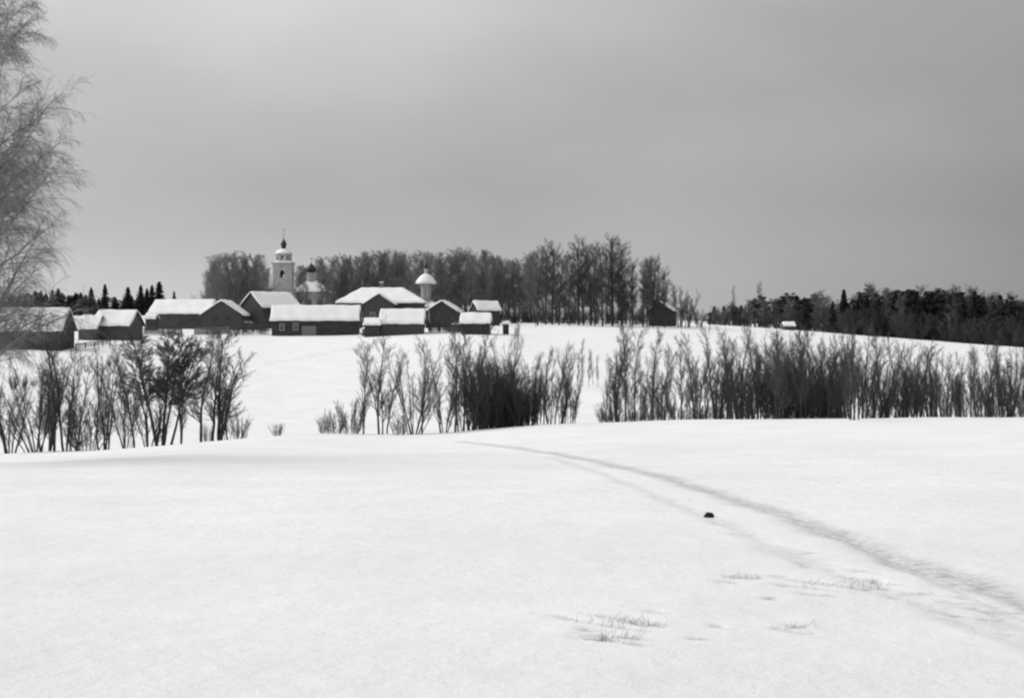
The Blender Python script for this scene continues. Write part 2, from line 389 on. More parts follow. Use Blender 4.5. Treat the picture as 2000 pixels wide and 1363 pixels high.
dense_v = [bare(320+i, 'd', 5.4, stems=14, fan=0.42, r=0.055, clear=0.08, limbs=15, br=7, tw=8, la=0.6, ll=0.26, lup=0.1, bl=0.42, tl=0.5, tup=0.03, trmin=0.0065, wob=0.08, spread=1.0, hvar=.5) for i in range(3)]
ball_v = [bare(350, 'w', 6.2, stems=4, fan=0.22, r=0.10, clear=0.38, limbs=42, br=10, tw=15, la=0.9, ll=0.24, lup=0.08, bl=0.45, tl=0.5, tup=0.02, trmin=0.0075, wob=0.05, spread=0.4, hvar=.1)]
bush_v = [bare(380+i, 'u', 1.6, stems=22, fan=0.6, r=0.014, clear=0.15, limbs=7, br=4, tw=4, la=0.45, ll=0.3, lup=0.14, bl=0.42, tl=0.5, tup=0.1, trmin=0.004, wob=0.08, spread=0.5) for i in range(3)]

def hm(px, Y, top):   # height in metres so that a tree standing at (px, Y) reaches photo row top
    return (HR - top)/FPX*Y - at(px, Y).z
LMK = [(60,'left end of the dark house'),(130,'dark house at the left edge'),(170,'gable of the dark left house'),(200,'low leaning shed'),(270,'square roofed shed'),(305,'close spruce row'),(350,'left end of the long house'),
       (400,'middle of the long house'),(450,'gable turned house'),(490,'left side of the dark barn'),(530,'gable of the dark barn'),(575,'bell tower'),(625,'church body'),(680,'right half of the long barn'),(730,'left part of the hipped roof'),
       (790,'right part of the hipped roof'),(815,'bright square shed'),(850,'domed chapel'),(895,'gable house right of the chapel'),(935,'black shed'),(970,'half hidden hut'),(1000,'well house'),(1040,'dip left of the tall row'),
       (1085,'broad dark crowned tree'),(1120,'dip of the tall row'),(1165,'thick trunk left of the highest tree'),(1205,'highest tree on the brow'),(1250,'pale gap beside the highest tree'),(1285,'dark hut, left wall'),(1320,'dark hut, right wall'),
       (1350,'last round tree of the row'),(1385,'bright gap before the far forest'),(1420,'left tip of the far forest'),(1455,'thin poking top in the far forest'),(1505,'pale slender top in the far forest'),(1560,'tiny snow capped shed'),
       (1610,'low stretch left of the sharp spruce'),(1665,'sharp spruce'),(1700,'first hump right of the sharp spruce'),(1750,'second hump right of the sharp spruce'),(1800,'middle of the dark forest'),(1850,'right half of the dark forest'),
       (1905,'far forest near the right edge'),(1960,'last forest stretch at the right edge'),(9999,'very right edge of the picture')]
def lmk(px): return next(b for a, b in LMK if px < a)
def put(vs, Hn, name, label, cat, px, Y, top, group=None, sx=1.0, lean=None, i=None):
    v = vs[rnd.randrange(len(vs))] if i is None else vs[i]
    if group: label = label + ', against the ' + lmk(px)
    if len(label.split()) > 16: print('LONG', label)
    s = hm(px, Y, top) / Hn
    ln = (rnd.uniform(-.04, .04), rnd.uniform(-.05, .05)) if lean is None else lean
    return place(v, name, label, cat, px, Y, s, rnd.uniform(0, 6.28), group, ln, sx)

# ---- streamside trees and bushes, left group
G1 = 'bare trees on the near bank, left of the open slope'
T = [
 (clump_v, 5.8, 22, 74, 690, 1.0, 'alder', 'bare alder clump cut by the left edge of the picture on the near bank', 0),
 (vase_v, 5.8, 70, 73, 672, .9, 'alder', 'fan of thin leaning alder stems, second clump from the left edge', 0),
 (slim_v, 6.0, 106, 73, 640, 1.0, 'alder', 'tallest straight single stem in the far left bank group', 0),
 (fork_v, 6.0, 128, 74, 668, .9, 'alder', 'forked alder just right of the tallest straight stem at far left', 1),
 (clump_v, 5.8, 146, 75, 700, .8, 'alder', 'slender alder clump with pale gap on its right, at left of picture', 1),
 (bush_v, 1.6, 172, 73, 800, .9, 'bush', 'small twiggy bush between the two left alder clumps', 0),
 (clump_v, 5.8, 205, 72.5, 676, .95, 'alder', 'alder clump with one dark upright stem left of the forked stump tree', 2),
 (vase_v, 5.8, 246, 71, 716, .75, 'alder', 'vase shaped small tree standing nearest us, lowest base of the left group', 1),
 (slim_v, 6.0, 262, 77, 672, .9, 'alder', 'thin pale tree behind the vase shaped small tree', 1),
 (ball_v, 6.2, 318, 77, 664, 1.15, 'willow', 'dense dark round crowned willow on several stems, left bank group', 0),
 (fork_v, 6.0, 352, 76, 690, .7, 'alder', 'thin forked alder against the right side of the dark willow', 2),
 (slim_v, 6.0, 393, 75.5, 664, 1.25, 'alder', 'upright alder with one dark straight stem right of the dark willow', 2),
 (fork_v, 6.0, 430, 76, 656, 1.35, 'alder', 'wide pale crowned alder at the right end of the left bank group', 0),
 (clump_v, 5.8, 447, 76, 740, .9, 'alder', 'low many stemmed alder under the wide pale crowned alder', 3),
 (bush_v, 1.6, 466, 75.5, 812, .8, 'bush', 'small dark bush closing the left bank group on its right', 1),
 (bush_v, 1.6, 405, 75, 828, .6, 'bush', 'tiny bush between the stems right of the dark willow', 2),
 (clump_v, 5.8, 290, 78, 690, 1.1, 'alder', 'hazy twiggy alder between the vase shaped tree and the dark willow', 3),
 (slim_v, 6.0, 415, 77, 668, 1.3, 'alder', 'hazy fine alder between the straight stem and the wide pale crown', 0),
 (clump_v, 5.8, 92, 77, 690, 1.1, 'alder', 'hazy clump behind the tallest straight stem at far left', 2),
 # middle
 (bush_v, 1.6, 540, 80, 826, .9, 'bush', 'tiny twigs poking through snow left of the open slope foot', 0),
 (bush_v, 1.6, 634, 75, 812, .7, 'bush', 'leftmost little bush on the bank right of the open slope', 1),
 (bush_v, 1.6, 655, 75, 802, .9, 'bush', 'second little bush on the bank right of the open slope', 2),
 (bush_v, 1.6, 684, 75, 780, .8, 'bush', 'taller bush at the foot of the first crooked slim tree', 0),
 (slim_v, 6.0, 710, 75, 676, .9, 'alder', 'slim crooked alder, first tree right of the open snow slope', 0),
 (fork_v, 6.0, 742, 75, 652, .85, 'alder', 'forked alder with two bent stems, below the small annex roof', 1),
 (slim_v, 6.0, 756, 77, 690, .9, 'alder', 'thin leaning alder between the bent forked one and the fan shaped one', 1),
 (bush_v, 1.6, 779, 73.5, 805, .8, 'bush', 'sparse bush at the left foot of the fan shaped tree', 1),
 (vase_v, 5.8, 808, 73.5, 664, .8, 'alder', 'fan shaped alder with many ascending branches below the bright shed', 0),
 (slim_v, 6.0, 824, 73.5, 668, .9, 'alder', 'straight dark stem hugging the fan shaped alder on its right', 2),
 (clump_v, 5.8, 868, 75, 700, .8, 'alder', 'loose clump of thin stems left of the tall straight poles', 0),
 (slim_v, 6.0, 889, 74.5, 646, .9, 'alder', 'tall straight pole like alder under the small dark shed', 0),
 (slim_v, 6.0, 906, 76, 655, .9, 'alder', 'second tall straight alder under the small dark shed', 1),
 (fork_v, 6.0, 921, 76, 644, .85, 'alder', 'thick stemmed alder at the left edge of the dark thicket', 0),
]
for vs, Hn, px, Yd, top, sx, cat, lab, i in T:
    put(vs, Hn, 'alder_tree' if cat == 'alder' else 'willow_tree' if cat == 'willow' else 'bush', lab, cat + (' tree' if cat != 'bush' else ''), px, Yd, top, sx=sx, i=i % len(vs))
# dark thicket in the middle
LM = 'dark shrub of the middle thicket'
for px, Yd, top in [(938,77,716),(950,78,700),(962,77,724),(972,79,712),(984,78,716),(996,79,722),(1008,78,735),(1020,79,738),(1034,79,742),(955,84,690),(985,85,705),(1012,84,720)]:
    put(dense_v, 5.4, 'shrub', LM, 'shrub', px, Yd, top+rnd.uniform(-12, 12), 'dark thicket in the middle of the stream bank', sx=.75)
for px, Yd, top in [(934,78,690),(948,80,672),(966,79,690),(978,81,668),(1000,80,700),(1024,80,712),(902,79,700),(915,80,690),(1040,81,715)]:
    put(clump_v, 5.8, 'alder_tree', 'thin alder over the middle thicket', 'alder tree', px, Yd, top, 'thin alders of the dark middle thicket', sx=.85)
put(slim_v, 6, 'alder_tree', 'thin hair fine alder standing tall above the dark middle thicket', 'alder tree', 992, 82, 636, sx=.6, i=2)
LM2 = 'thin alder right of the middle thicket'
for k, (px, Yd, top) in enumerate([(1040,79,700),(1052,80,715),(1062,78,690),(1075,80,700),(1084,78,678),(1095,79,684),(1104,81,702),(1113,79,712),(1123,80,735)]):
    put(clump_v if k % 2 else slim_v, 5.9, 'alder_tree', LM2, 'alder tree', px, Yd, top, 'loose alders right of the middle thicket', sx=.8)
# slender saplings on the far bank in the gap
for k, (px, Yd, top) in enumerate([(1128,140,690),(1138,142,668),(1150,141,690),(1158,143,684),(1168,141,695),(1100,146,700)]):
    put(slim_v, 6, 'sapling', 'slender sapling on the far bank', 'sapling', px, Yd, top, 'saplings in the gap', sx=.55)
put(bush_v, 1.6, 'bush', 'low dark bush at the foot of the gap between the thickets', 'bush', 1182, 79, 800, sx=1.2)
# right thicket
tall_r = [(1206,79,640,'fork'),(1222,80,636,'slim'),(1240,79,652,'slim'),(1274,80,648,'slim'),(1331,79,668,'slim'),(1362,80,660,'fork'),(1402,79,640,'fork'),(1420,78,648,'slim'),(1442,79,655,'fork'),(1480,80,642,'slim')]
tl = ['two stemmed tall alder, first of the right thicket after the gap', 'tall slim alder reaching highest left in the right thicket', 'tall slim alder beside the highest one, right thicket',
      'lone dark pole in front of the birch grove feet', 'dark straight pole alder in the thin part of the right thicket', 'forked alder between the pole and the dense stretch',
      'tall forked alder where the right thicket begins to close', 'straight alder touching the tall forked one', 'forked alder in front of the first distant forest trees', 'slim alder rising over the left end of the darkest stretch']
for (px, Yd, top, kd), lb in zip(tall_r, tl):
    put(fork_v if kd == 'fork' else slim_v, 6, 'alder_tree', lb, 'alder tree', px, Yd, top, sx=.85)
def band(px0, px1, step, Yr, tops, vs, Hn, label, group, sx=.85, nm='alder_tree', cat='alder tree', jt=10):
    px = px0
    while px < px1:
        t = np.interp(px, [a for a, b in tops], [b for a, b in tops]) + rnd.uniform(-jt, jt)
        put(vs, Hn, nm, label, cat, px + rnd.uniform(-4, 4), rnd.uniform(*Yr), t, group, sx=sx*rnd.uniform(.85, 1.15))
        px += step
def mix(px0, px1, step, tops, label, group, kinds, sx=.8, jt=32):
    px = px0
    while px < px1:
        k = kinds[rnd.randrange(len(kinds))]
        vs, Hn = {'c': (clump_v, 5.8), 's': (slim_v, 6), 'f': (fork_v, 6), 'v': (vase_v, 5.8)}[k]
        tp = np.interp(px, [a for a, b in tops], [b for a, b in tops]) + rnd.uniform(-jt*.7, jt)
        put(vs, Hn, 'alder_tree', label, 'alder tree', px + rnd.uniform(-5, 5), rnd.uniform(76.5, 85), tp, group, sx=sx*rnd.uniform(.75, 1.2), lean=(rnd.uniform(-.06, .06), rnd.uniform(-.09, .09)))
        px += step*rnd.uniform(.7, 1.3)
mix(1188, 1300, 13, [(1190,715),(1300,700)], 'thin alder, right thicket, left end', 'alders in the left end of the right thicket', 'csf')
mix(1300, 1390, 14, [(1300,730),(1390,700)], 'thin alder, right thicket, thin stretch', 'alders in the thin stretch of the right thicket', 'cssf', sx=.75)
mix(1385, 1470, 12, [(1385,700),(1470,690)], 'alder left of the darkest thicket stretch', 'alders left of the darkest stretch', 'csf')
mix(1465, 1640, 9, [(1465,685),(1520,662),(1600,652),(1640,670)], 'alder in the darkest thicket stretch', 'alders of the darkest stretch', 'csfs', sx=.85, jt=18)
band(1485, 1640, 21, (80, 86), [(1470,700),(1520,680),(1600,675),(1640,690)], dense_v, 5.4, 'dense shrub in the darkest thicket stretch', 'shrubs of the darkest stretch', sx=.7, nm='shrub', cat='shrub', jt=14)
put(fork_v, 6, 'alder_tree', 'thick stemmed alder base standing forward of the darkest stretch', 'alder tree', 1522, 76, 650, sx=1.0, i=1)
put(clump_v, 5.8, 'alder_tree', 'alder clump rooted nearest us, jutting from the right thicket into the snow', 'alder tree', 1664, 70.5, 655, sx=.9, i=1)
mix(1645, 1760, 11, [(1650,665),(1700,650),(1760,690)], 'alder behind the forward thicket clump', 'alders behind the forward clump', 'csff', sx=.85)
mix(1762, 1880, 13, [(1760,690),(1830,675),(1880,705)], 'alder in the looser thicket stretch', 'alders near the right edge', 'cfs')
mix(1870, 2040, 12, [(1870,710),(1930,685),(2030,665)], 'bare alder, right end of the thicket', 'alders at the right end', 'cfsv')
band(1700, 2040, 30, (79, 85), [(1700,735),(2030,745)], dense_v, 5.4, 'low dense shrub among the right alders', 'low shrubs near the right edge', sx=.6, nm='shrub', cat='shrub', jt=16)
band(1770, 1800, 14, (77, 79), [(1770,690),(1800,690)], fork_v, 6, 'dark forked alder in the looser stretch', 'dark forked alders in the looser stretch', sx=.9)
band(1190, 1470, 19, (76.5, 80), [(1190,795),(1470,790)], bush_v, 1.6, 'low bush at the thicket edge', 'low bushes at the snow edge', sx=1.0, nm='bush', cat='bush', jt=8)
# hedge climbing the far slope behind the left group
for k, px in enumerate(range(30, 250, 20)):
    Yd = np.interp(px, [30, 110, 230], [134, 138, 158])
    put(dense_v, 5.4, 'shrub', 'dark hedge shrub, far left slope', 'shrub', px+rnd.uniform(-4,4), Yd, np.interp(px, [30,110,230],[728,735,690])+rnd.uniform(-6,6), 'hedge on the far left slope', sx=.9)

# ---- birch at the left edge, drooping twigs, trunk outside the frame
bt = np.random.default_rng(5)
p0 = at(-50, 40)
bo = thing('birch_tree', 'big birch leaning into the picture at the left edge, drooping fine twigs against the sky', 'birch tree', p0)
P = poly(bt, np.array([[0, 0, -.4]]), np.array([[0.04, 0, 1.]]), np.array([14.5]), 10, 0.02, 0.03)
RT = np.linspace(0.24, 0.03, 11)[None, :]
link('trunk', np_mesh('trunk', *tubes(P, RT, 9), M['birch_bark'], smooth=True), bo)
Q, RQ = children(bt, P, RT, 84, 0.2, 0.97, 0.26, 0.9, 0.04, 6, 0.10, rr=0.2, taper=0.5, rmin=0.011)
B, RB = children(bt, Q, RQ, 15, 0.12, 1.0, 0.42, 0.7, -0.12, 5, 0.12, rr=0.5, taper=0.4, rmin=0.005)
W, RW = children(bt, B, RB, 14, 0.1, 1.0, 0.55, 0.6, -0.25, 4, 0.10, rr=0.5, taper=0.3, rmin=0.0036)
W2, RW2 = children(bt, W, RW, 4, 0.2, 1.0, 0.5, 0.4, -0.3, 3, 0.10, rr=0.7, taper=0.3, rmin=0.0028)
link('crown', np_mesh('crown', *join([tubes(Q, RQ, 6), tubes(B, RB, 4), tubes(W, RW, 3), tubes(W2, RW2, 3)]), M['birch_twig']), bo)

# ---- the grove on the hill behind the village
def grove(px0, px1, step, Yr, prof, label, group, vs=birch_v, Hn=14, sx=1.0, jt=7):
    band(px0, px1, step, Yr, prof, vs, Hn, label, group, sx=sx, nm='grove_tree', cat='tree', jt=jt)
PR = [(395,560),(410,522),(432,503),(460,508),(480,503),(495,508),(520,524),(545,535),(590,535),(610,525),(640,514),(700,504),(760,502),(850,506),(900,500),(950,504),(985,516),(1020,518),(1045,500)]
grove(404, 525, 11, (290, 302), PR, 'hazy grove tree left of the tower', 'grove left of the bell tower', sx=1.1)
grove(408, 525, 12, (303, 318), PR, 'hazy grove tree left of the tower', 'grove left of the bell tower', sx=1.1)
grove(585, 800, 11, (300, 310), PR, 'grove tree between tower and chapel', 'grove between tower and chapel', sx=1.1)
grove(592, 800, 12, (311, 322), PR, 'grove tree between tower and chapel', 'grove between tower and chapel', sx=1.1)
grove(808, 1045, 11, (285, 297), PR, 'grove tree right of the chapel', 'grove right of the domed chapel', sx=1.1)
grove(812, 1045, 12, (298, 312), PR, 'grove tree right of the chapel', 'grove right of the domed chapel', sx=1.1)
PB = [(400,575),(1340,580)]
def underwood(px0, px1, step, Yr, label, group, top=(585, 600)):
    band(px0, px1, step, Yr, [(px0, top[0]), (px1, top[1])], dense_v, 5.4, label, group, sx=1.3, nm='shrub', cat='shrub', jt=8)
underwood(410, 660, 16, (268, 284), 'bare shrub under the left grove', 'shrubs under the grove, behind the left houses')
underwood(860, 1120, 13, (262, 276), 'bare shrub under the right grove', 'shrubs under the grove, right of the chapel', (585, 596))
underwood(1120, 1270, 15, (275, 290), 'shrub behind the tall brow trees', 'shrubs behind the tall birches', (590, 600))
# tall trees on the brow, one by one
BR = [(1050,495,.9),(1066,480,1.1),(1079,486,1.1),(1092,502,1.0),(1112,508,.9),(1130,474,1.15),(1140,490,.9),(1154,478,1.0),(1162,488,.9),(1177,484,1.0),(1196,466,1.2),(1215,476,1.0),
      (1235,512,.9),(1256,520,.9),(1264,508,.8),(1275,505,1.0),(1298,528,1.0),(1326,572,.9),(1341,574,1.1)]
BL = ['first of the tall bare trees on the brow right of the village', 'broad bare tree with dark full crown, left part of the tall row', 'bare tree touching the right side of the broad dark crowned one',
      'shorter bare tree sloping down from the broad dark crown', 'low bare tree in the dip of the tall row', 'thick trunked tall tree after the dip in the row', 'thin trunk right beside the thick trunked tall tree',
      'slender tall tree, left one of a close pair on the brow', 'slender tall tree, right one of a close pair on the brow', 'tall tree left of the highest one on the brow',
      'highest tree on the brow with the thickest trunk', 'tall tree just right of the highest tree on the brow', 'lower tree with clear pale gap beside its trunk, right of the highest', 'tree whose trunk leans left, before the dark hut',
      'thin upright trunk left of the dark hut', 'tall dark trunk touching the left wall of the dark hut', 'tree in front of the dark hut with a forked foot', 'short tree just right of the dark hut', 'last round crowned tree of the row, right of the dark hut']
for k, ((px, top, sx), lb) in enumerate(zip(BR, BL)):
    if px > 1320: put(clump_v, 5.8, 'tall_tree', lb, 'tree', px, 256, top, sx=1.25, i=k % 4)
    else: put(tall_v, 15, 'tall_tree', lb, 'tree', px, 250 + (k*7 % 9), top, sx=sx, i=k % 4, lean=(0, -0.05) if px == 1256 else None)
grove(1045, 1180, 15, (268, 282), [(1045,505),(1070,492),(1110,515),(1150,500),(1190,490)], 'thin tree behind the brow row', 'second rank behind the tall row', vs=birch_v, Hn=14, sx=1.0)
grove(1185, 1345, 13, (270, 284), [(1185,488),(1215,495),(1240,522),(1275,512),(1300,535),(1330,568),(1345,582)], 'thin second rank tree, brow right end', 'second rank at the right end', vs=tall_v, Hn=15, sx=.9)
put(clump_v, 5.8, 'tree', 'small bare tree standing alone where the brow meets the far forest', 'tree', 1366, 262, 594, sx=1.6, i=0)

# ------------------------------------------------------------------ conifers
def quads(Cn, A, Bv):
    V = np.stack([Cn-A-Bv, Cn+A-Bv, Cn+A*.3+Bv, Cn-A*.3+Bv], axis=1); n = len(Cn)
    return V.reshape(-1, 3), np.arange(n*4).reshape(n, 4)
def spruce(seed, Ht=12, Rb=2.0, nb=420):
    g_ = np.random.default_rng(seed)
    P = np.array([[[0,0,-.4],[0,0,Ht*.5],[0,0,Ht*.97]]], float); trunk = tubes(P, np.array([[.17,.1,.02]]), 6)
    t = g_.random(nb)**0.85; t = np.sort(t); z = Ht*(0.05 + 0.94*t)
    rad = (Rb*(1-t)**0.85 + .12)*(0.62+0.5*g_.random(nb))*(1+.15*np.sin(t*60+seed))
    az = g_.random(nb)*6.283; k = 9
    s = (np.arange(k)+.6)/k
    r_ = rad[:, None]*s[None, :]; drop = -0.35*r_ + 0.12*r_**2/np.maximum(rad[:, None], .1)
    Cn = np.stack([r_*np.cos(az)[:, None], r_*np.sin(az)[:, None], z[:, None]+drop], axis=-1).reshape(-1, 3)
    Cn += g_.normal(0, .07, Cn.shape)
    size = (0.16+0.12*g_.random(len(Cn)))[:, None]
    D = np.stack([np.cos(az), np.sin(az), np.full(nb, -.3)], 1); D = np.repeat(unit(D), k, 0) + g_.normal(0, .25, Cn.shape)
    A = unit(np.cross(D, np.array([0, 0, 1.]) + g_.normal(0, .5, Cn.shape)))*size*.55
    top = quads(Cn, A, unit(D)*size*1.3)
    tipq = quads(np.array([[0,0,Ht]]), np.array([[.05,0,0]]), np.array([[0,0,.5]]))
    return np_mesh('trunk', *trunk, M['bark']), np_mesh('crown', *join([top, tipq]), M['needle'])
def pine(seed, Ht=13, Rb=2.2, low=0.25, nc=46):
    g_ = np.random.default_rng(seed)
    P = np.array([[[0,0,-.4],[.1,0,Ht*.5],[0,.1,Ht*.95]]], float)
    Q, RQ = children(g_, P, np.array([[.2,.14,.04]]), 26, low, .97, .17, 1.0, .12, 3, .15, rr=.4, taper=.5, rmin=.03)
    t = low + (1.0-low)*g_.random(nc)**.8
    rad = Rb*np.sqrt(np.clip(1-((t-.62)/.45)**2, .06, 1))*np.sqrt(g_.random(nc))
    az = g_.random(nc)*6.283
    cc = np.stack([rad*np.cos(az), rad*np.sin(az), Ht*t*.97], 1); cr = .45+.4*g_.random(nc)
    m = 70
    d = unit(g_.normal(0, 1, (nc, m, 3)))*(g_.random((nc, m, 1))**.4)*cr[:, None, None]*np.array([1.15, 1.15, .75])
    Cn = (cc[:, None, :]+d).reshape(-1, 3)
    A = unit(g_.normal(0, 1, Cn.shape)); B = unit(np.cross(A, g_.normal(0, 1, Cn.shape)))
    sz = (.07+.08*g_.random(len(Cn)))[:, None]
    return np_mesh('trunk', *join([tubes(P, np.array([[.2,.14,.04]]), 7), tubes(Q, RQ, 4)]), M['bark']), np_mesh('crown', *quads(Cn, A*sz, B*sz*1.6), M['pine'])
spr_v = [spruce(500+i, 12, 2.5+.35*i) for i in range(3)]
pine_v = [pine(520+i, 13, 2.0+.25*i, low=.12) for i in range(3)]

def forest(px0, px1, step, Yf, prof, kinds, label, group, sx=1.0, jt=5):
    px = px0
    while px < px1:
        kd = kinds[rnd.randrange(len(kinds))]
        vs, Hn, nm = {'s': (spr_v, 12.3, 'spruce_tree'), 'p': (pine_v, 13, 'pine_tree'), 'd': (birch_v, 14, 'bare_tree')}[kd]
        t = np.interp(px, [a for a, b in prof], [b for a, b in prof]) + rnd.uniform(-jt, jt)
        q = px + rnd.uniform(-3, 3)
        put(vs, Hn, nm, label[kd], nm.replace('_', ' ').replace('bare ', ''), q, Yf(q) + rnd.uniform(-4, 4), t, group[kd], sx=sx*rnd.uniform(.85, 1.2))
        px += step
# left forest of spruces far behind the houses
for k, (px, top, sx) in enumerate([(178,560,1.1),(205,554,1.2),(250,560,1.6),(275,556,1.3),(287,562,1.1),(297,556,1.3),(311,549,1.6),(340,568,.95)]):
    lb = ['sharp narrow spruce top left of the pair above the small bright roofs', 'tallest sharp spruce above the small bright shed roof', 'broad spruce standing alone left of the close spruce row',
          'left spruce of the close row beside the long bright roof', 'small spruce inside the close row beside the long bright roof', 'third spruce of the close row, just left of the biggest', 'biggest dark spruce at the left end of the long bright roof',
          'lone little spruce above the long bright roof'][k]
    put(spr_v, 12.3, 'spruce_tree', lb, 'spruce tree', px, 425, top, sx=sx, lean=(0, 0))
PL = [(0,575),(60,572),(110,566),(140,572),(165,570),(190,582),(225,580),(260,580),(320,586)]
lab = {'s': 'dark spruce in the far left forest', 'p': 'round conifer in the far left forest'}
grp = {'s': 'spruces of the far left forest', 'p': 'round conifers of the far left forest'}
forest(-30, 165, 11, lambda p: 430, PL, 'ssp', lab, grp, sx=1.25)
forest(-24, 165, 12, lambda p: 445, [(a, b+4) for a, b in PL], 'ssp', lab, grp, sx=1.3)
forest(160, 326, 8, lambda p: 440, [(a, b+2) for a, b in PL], 'ssp', lab, grp, sx=1.7)
# right forest along the far field
PF = [(1345,604),(1375,608),(1395,604),(1412,598),(1430,590),(1450,598),(1470,580),(1482,572),(1500,590),(1520,585),(1540,577),(1580,578),(1610,580),(1625,590),(1648,585),(1665,590),(1690,563),(1720,572),(1735,563),
      (1760,569),(1785,564),(1800,573),(1815,562),(1850,566),(1880,570),(1905,566),(1940,578),(2000,585),(2060,585)]
Yr_ = lambda p: np.interp(p, [1370, 1500, 1700, 2000], [330, 305, 290, 270])
lab1 = {'d': 'bare tree, far right forest', 'p': 'round dark conifer, far right forest', 's': 'spruce, far right forest'}
grp1 = {'d': 'bare trees of the right forest', 'p': 'round conifers at the left end of the right forest', 's': 'spruces at the left end of the right forest'}
lab2 = {'d': 'bare tree, dense right forest', 'p': 'dark pine, dense right forest', 's': 'dark spruce, dense right forest'}
grp2 = {'d': 'bare trees of the dense right forest', 'p': 'pines of the dense right forest', 's': 'spruces of the dense right forest'}
forest(1348, 1640, 9, Yr_, [(a, b+8) for a, b in PF], 'ddp', lab1, grp1, sx=1.4, jt=8)
forest(1384, 1640, 10, lambda p: Yr_(p)+9, PF, 'ddps', lab1, grp1, sx=1.4, jt=8)
forest(1655, 2050, 10, Yr_, [(a, b+10) for a, b in PF], 'pssd', lab2, grp2, sx=1.2, jt=9)
forest(1650, 2050, 10, lambda p: Yr_(p)+8, PF, 'pssd', lab2, grp2, sx=1.2, jt=9)
forest(1655, 2050, 12, lambda p: Yr_(p)+18, [(a, b+3) for a, b in PF], 'ppsd', lab2, grp2, sx=1.15)
put(spr_v, 12.3, 'spruce_tree', 'sharp pointed dark spruce standing out of the right forest outline', 'spruce tree', 1648, 294, 564, sx=1.1, i=1, lean=(0, 0))
put(tall_v, 15, 'bare_tree', 'thin bare tree top poking above the left end of the right forest', 'tree', 1432, 320, 563, sx=.5, i=0)
put(tall_v, 15, 'bare_tree', 'pale slender bare tree rising above the right forest, left half', 'tree', 1482, 312, 556, sx=.6, i=1)
for k, px in enumerate(range(1385, 2050, 13)):
    put(dense_v, 5.4, 'shrub', 'shrub at the right forest foot', 'shrub', px + rnd.uniform(-4, 4), Yr_(px) - rnd.uniform(0, 7), np.interp(px, [1385, 1700, 2050], [610, 612, 622]) + rnd.uniform(-14, 14), 'shrubs along the foot of the right forest', sx=1.3)

# ------------------------------------------------------------------ village
def log_walls(L, D, Hw, lift=-1.2, step=0.26):
    mb = MB(); z = lift; rings = []
    while z < Hw - 1e-6:
        z1 = min(z+step, Hw)
        for zz, o in ((z, 0.0), (z+step*.25, .045), (z+step*.75, .045)):
            if zz <= Hw: rings.append((zz, o))
        z = z1
    rings.append((Hw, 0.0))
    vs = []; 
    for zz, o in rings:
        a, b = L/2+o, D/2+o
        vs += [(-a,-b,zz),(a,-b,zz),(a,b,zz),(-a,b,zz)]
    fs = [(4*k+i, 4*k+(i+1) % 4, 4*k+4+(i+1) % 4, 4*k+4+i) for k in range(len(rings)-1) for i in range(4)]
    fs += [(3,2,1,0), tuple(4*(len(rings)-1)+i for i in range(4))]
    mb.add(vs, fs)
    return mb
def gables(mb, L, D, Hw, Hr):
    for sx in (-1, 1):
        x0, x1 = sx*(L/2-.10), sx*(L/2+.02)
        mb.add([(x0,-D/2,Hw+.003),(x0,D/2,Hw+.003),(x0,0,Hr-.02),(x1,-D/2,Hw+.003),(x1,D/2,Hw+.003),(x1,0,Hr-.02)],
               [(0,1,2),(5,4,3),(0,3,4,1),(1,4,5,2),(2,5,3,0)])
def roof_slab(L, D, Hw, Hr, ov, hip=0.0, th=.12):
    mb = MB(); s = (Hr-Hw)/(D/2); yo = D/2+ov; ze = Hw - s*ov; xo = L/2+ov
    xr = xo-hip*(D/2+ov)
    if hip:
        for dz in (0.02,):
            mb.add([(-xo,-yo,ze+.0),(xo,-yo,ze),(xo,yo,ze),(-xo,yo,ze),(-xr,0,Hr),(xr,0,Hr),
                    (-xo,-yo,ze+th),(xo,-yo,ze+th),(xo,yo,ze+th),(-xo,yo,ze+th),(-xr,0,Hr+th),(xr,0,Hr+th)],
                   [(0,4,5,1),(2,5,4,3),(1,5,2),(3,4,0),(6,7,11,10),(8,9,10,11),(7,8,11),(9,6,10),(0,1,7,6),(1,2,8,7),(2,3,9,8),(3,0,6,9)])
    else:
        p = [(-yo,ze),(0,Hr),(yo,ze),(yo,ze+th),(0,Hr+th),(-yo,ze+th)]
        vs = [(-xo,y,z) for y, z in p] + [(xo,y,z) for y, z in p]
        mb.add(vs, [(0,1,4,5),(1,2,3,4),(6,11,10,7),(7,10,9,8),(0,6,7,1),(1,7,8,2),(2,8,9,3),(3,9,10,4),(4,10,11,5),(5,11,6,0)])
    return mb
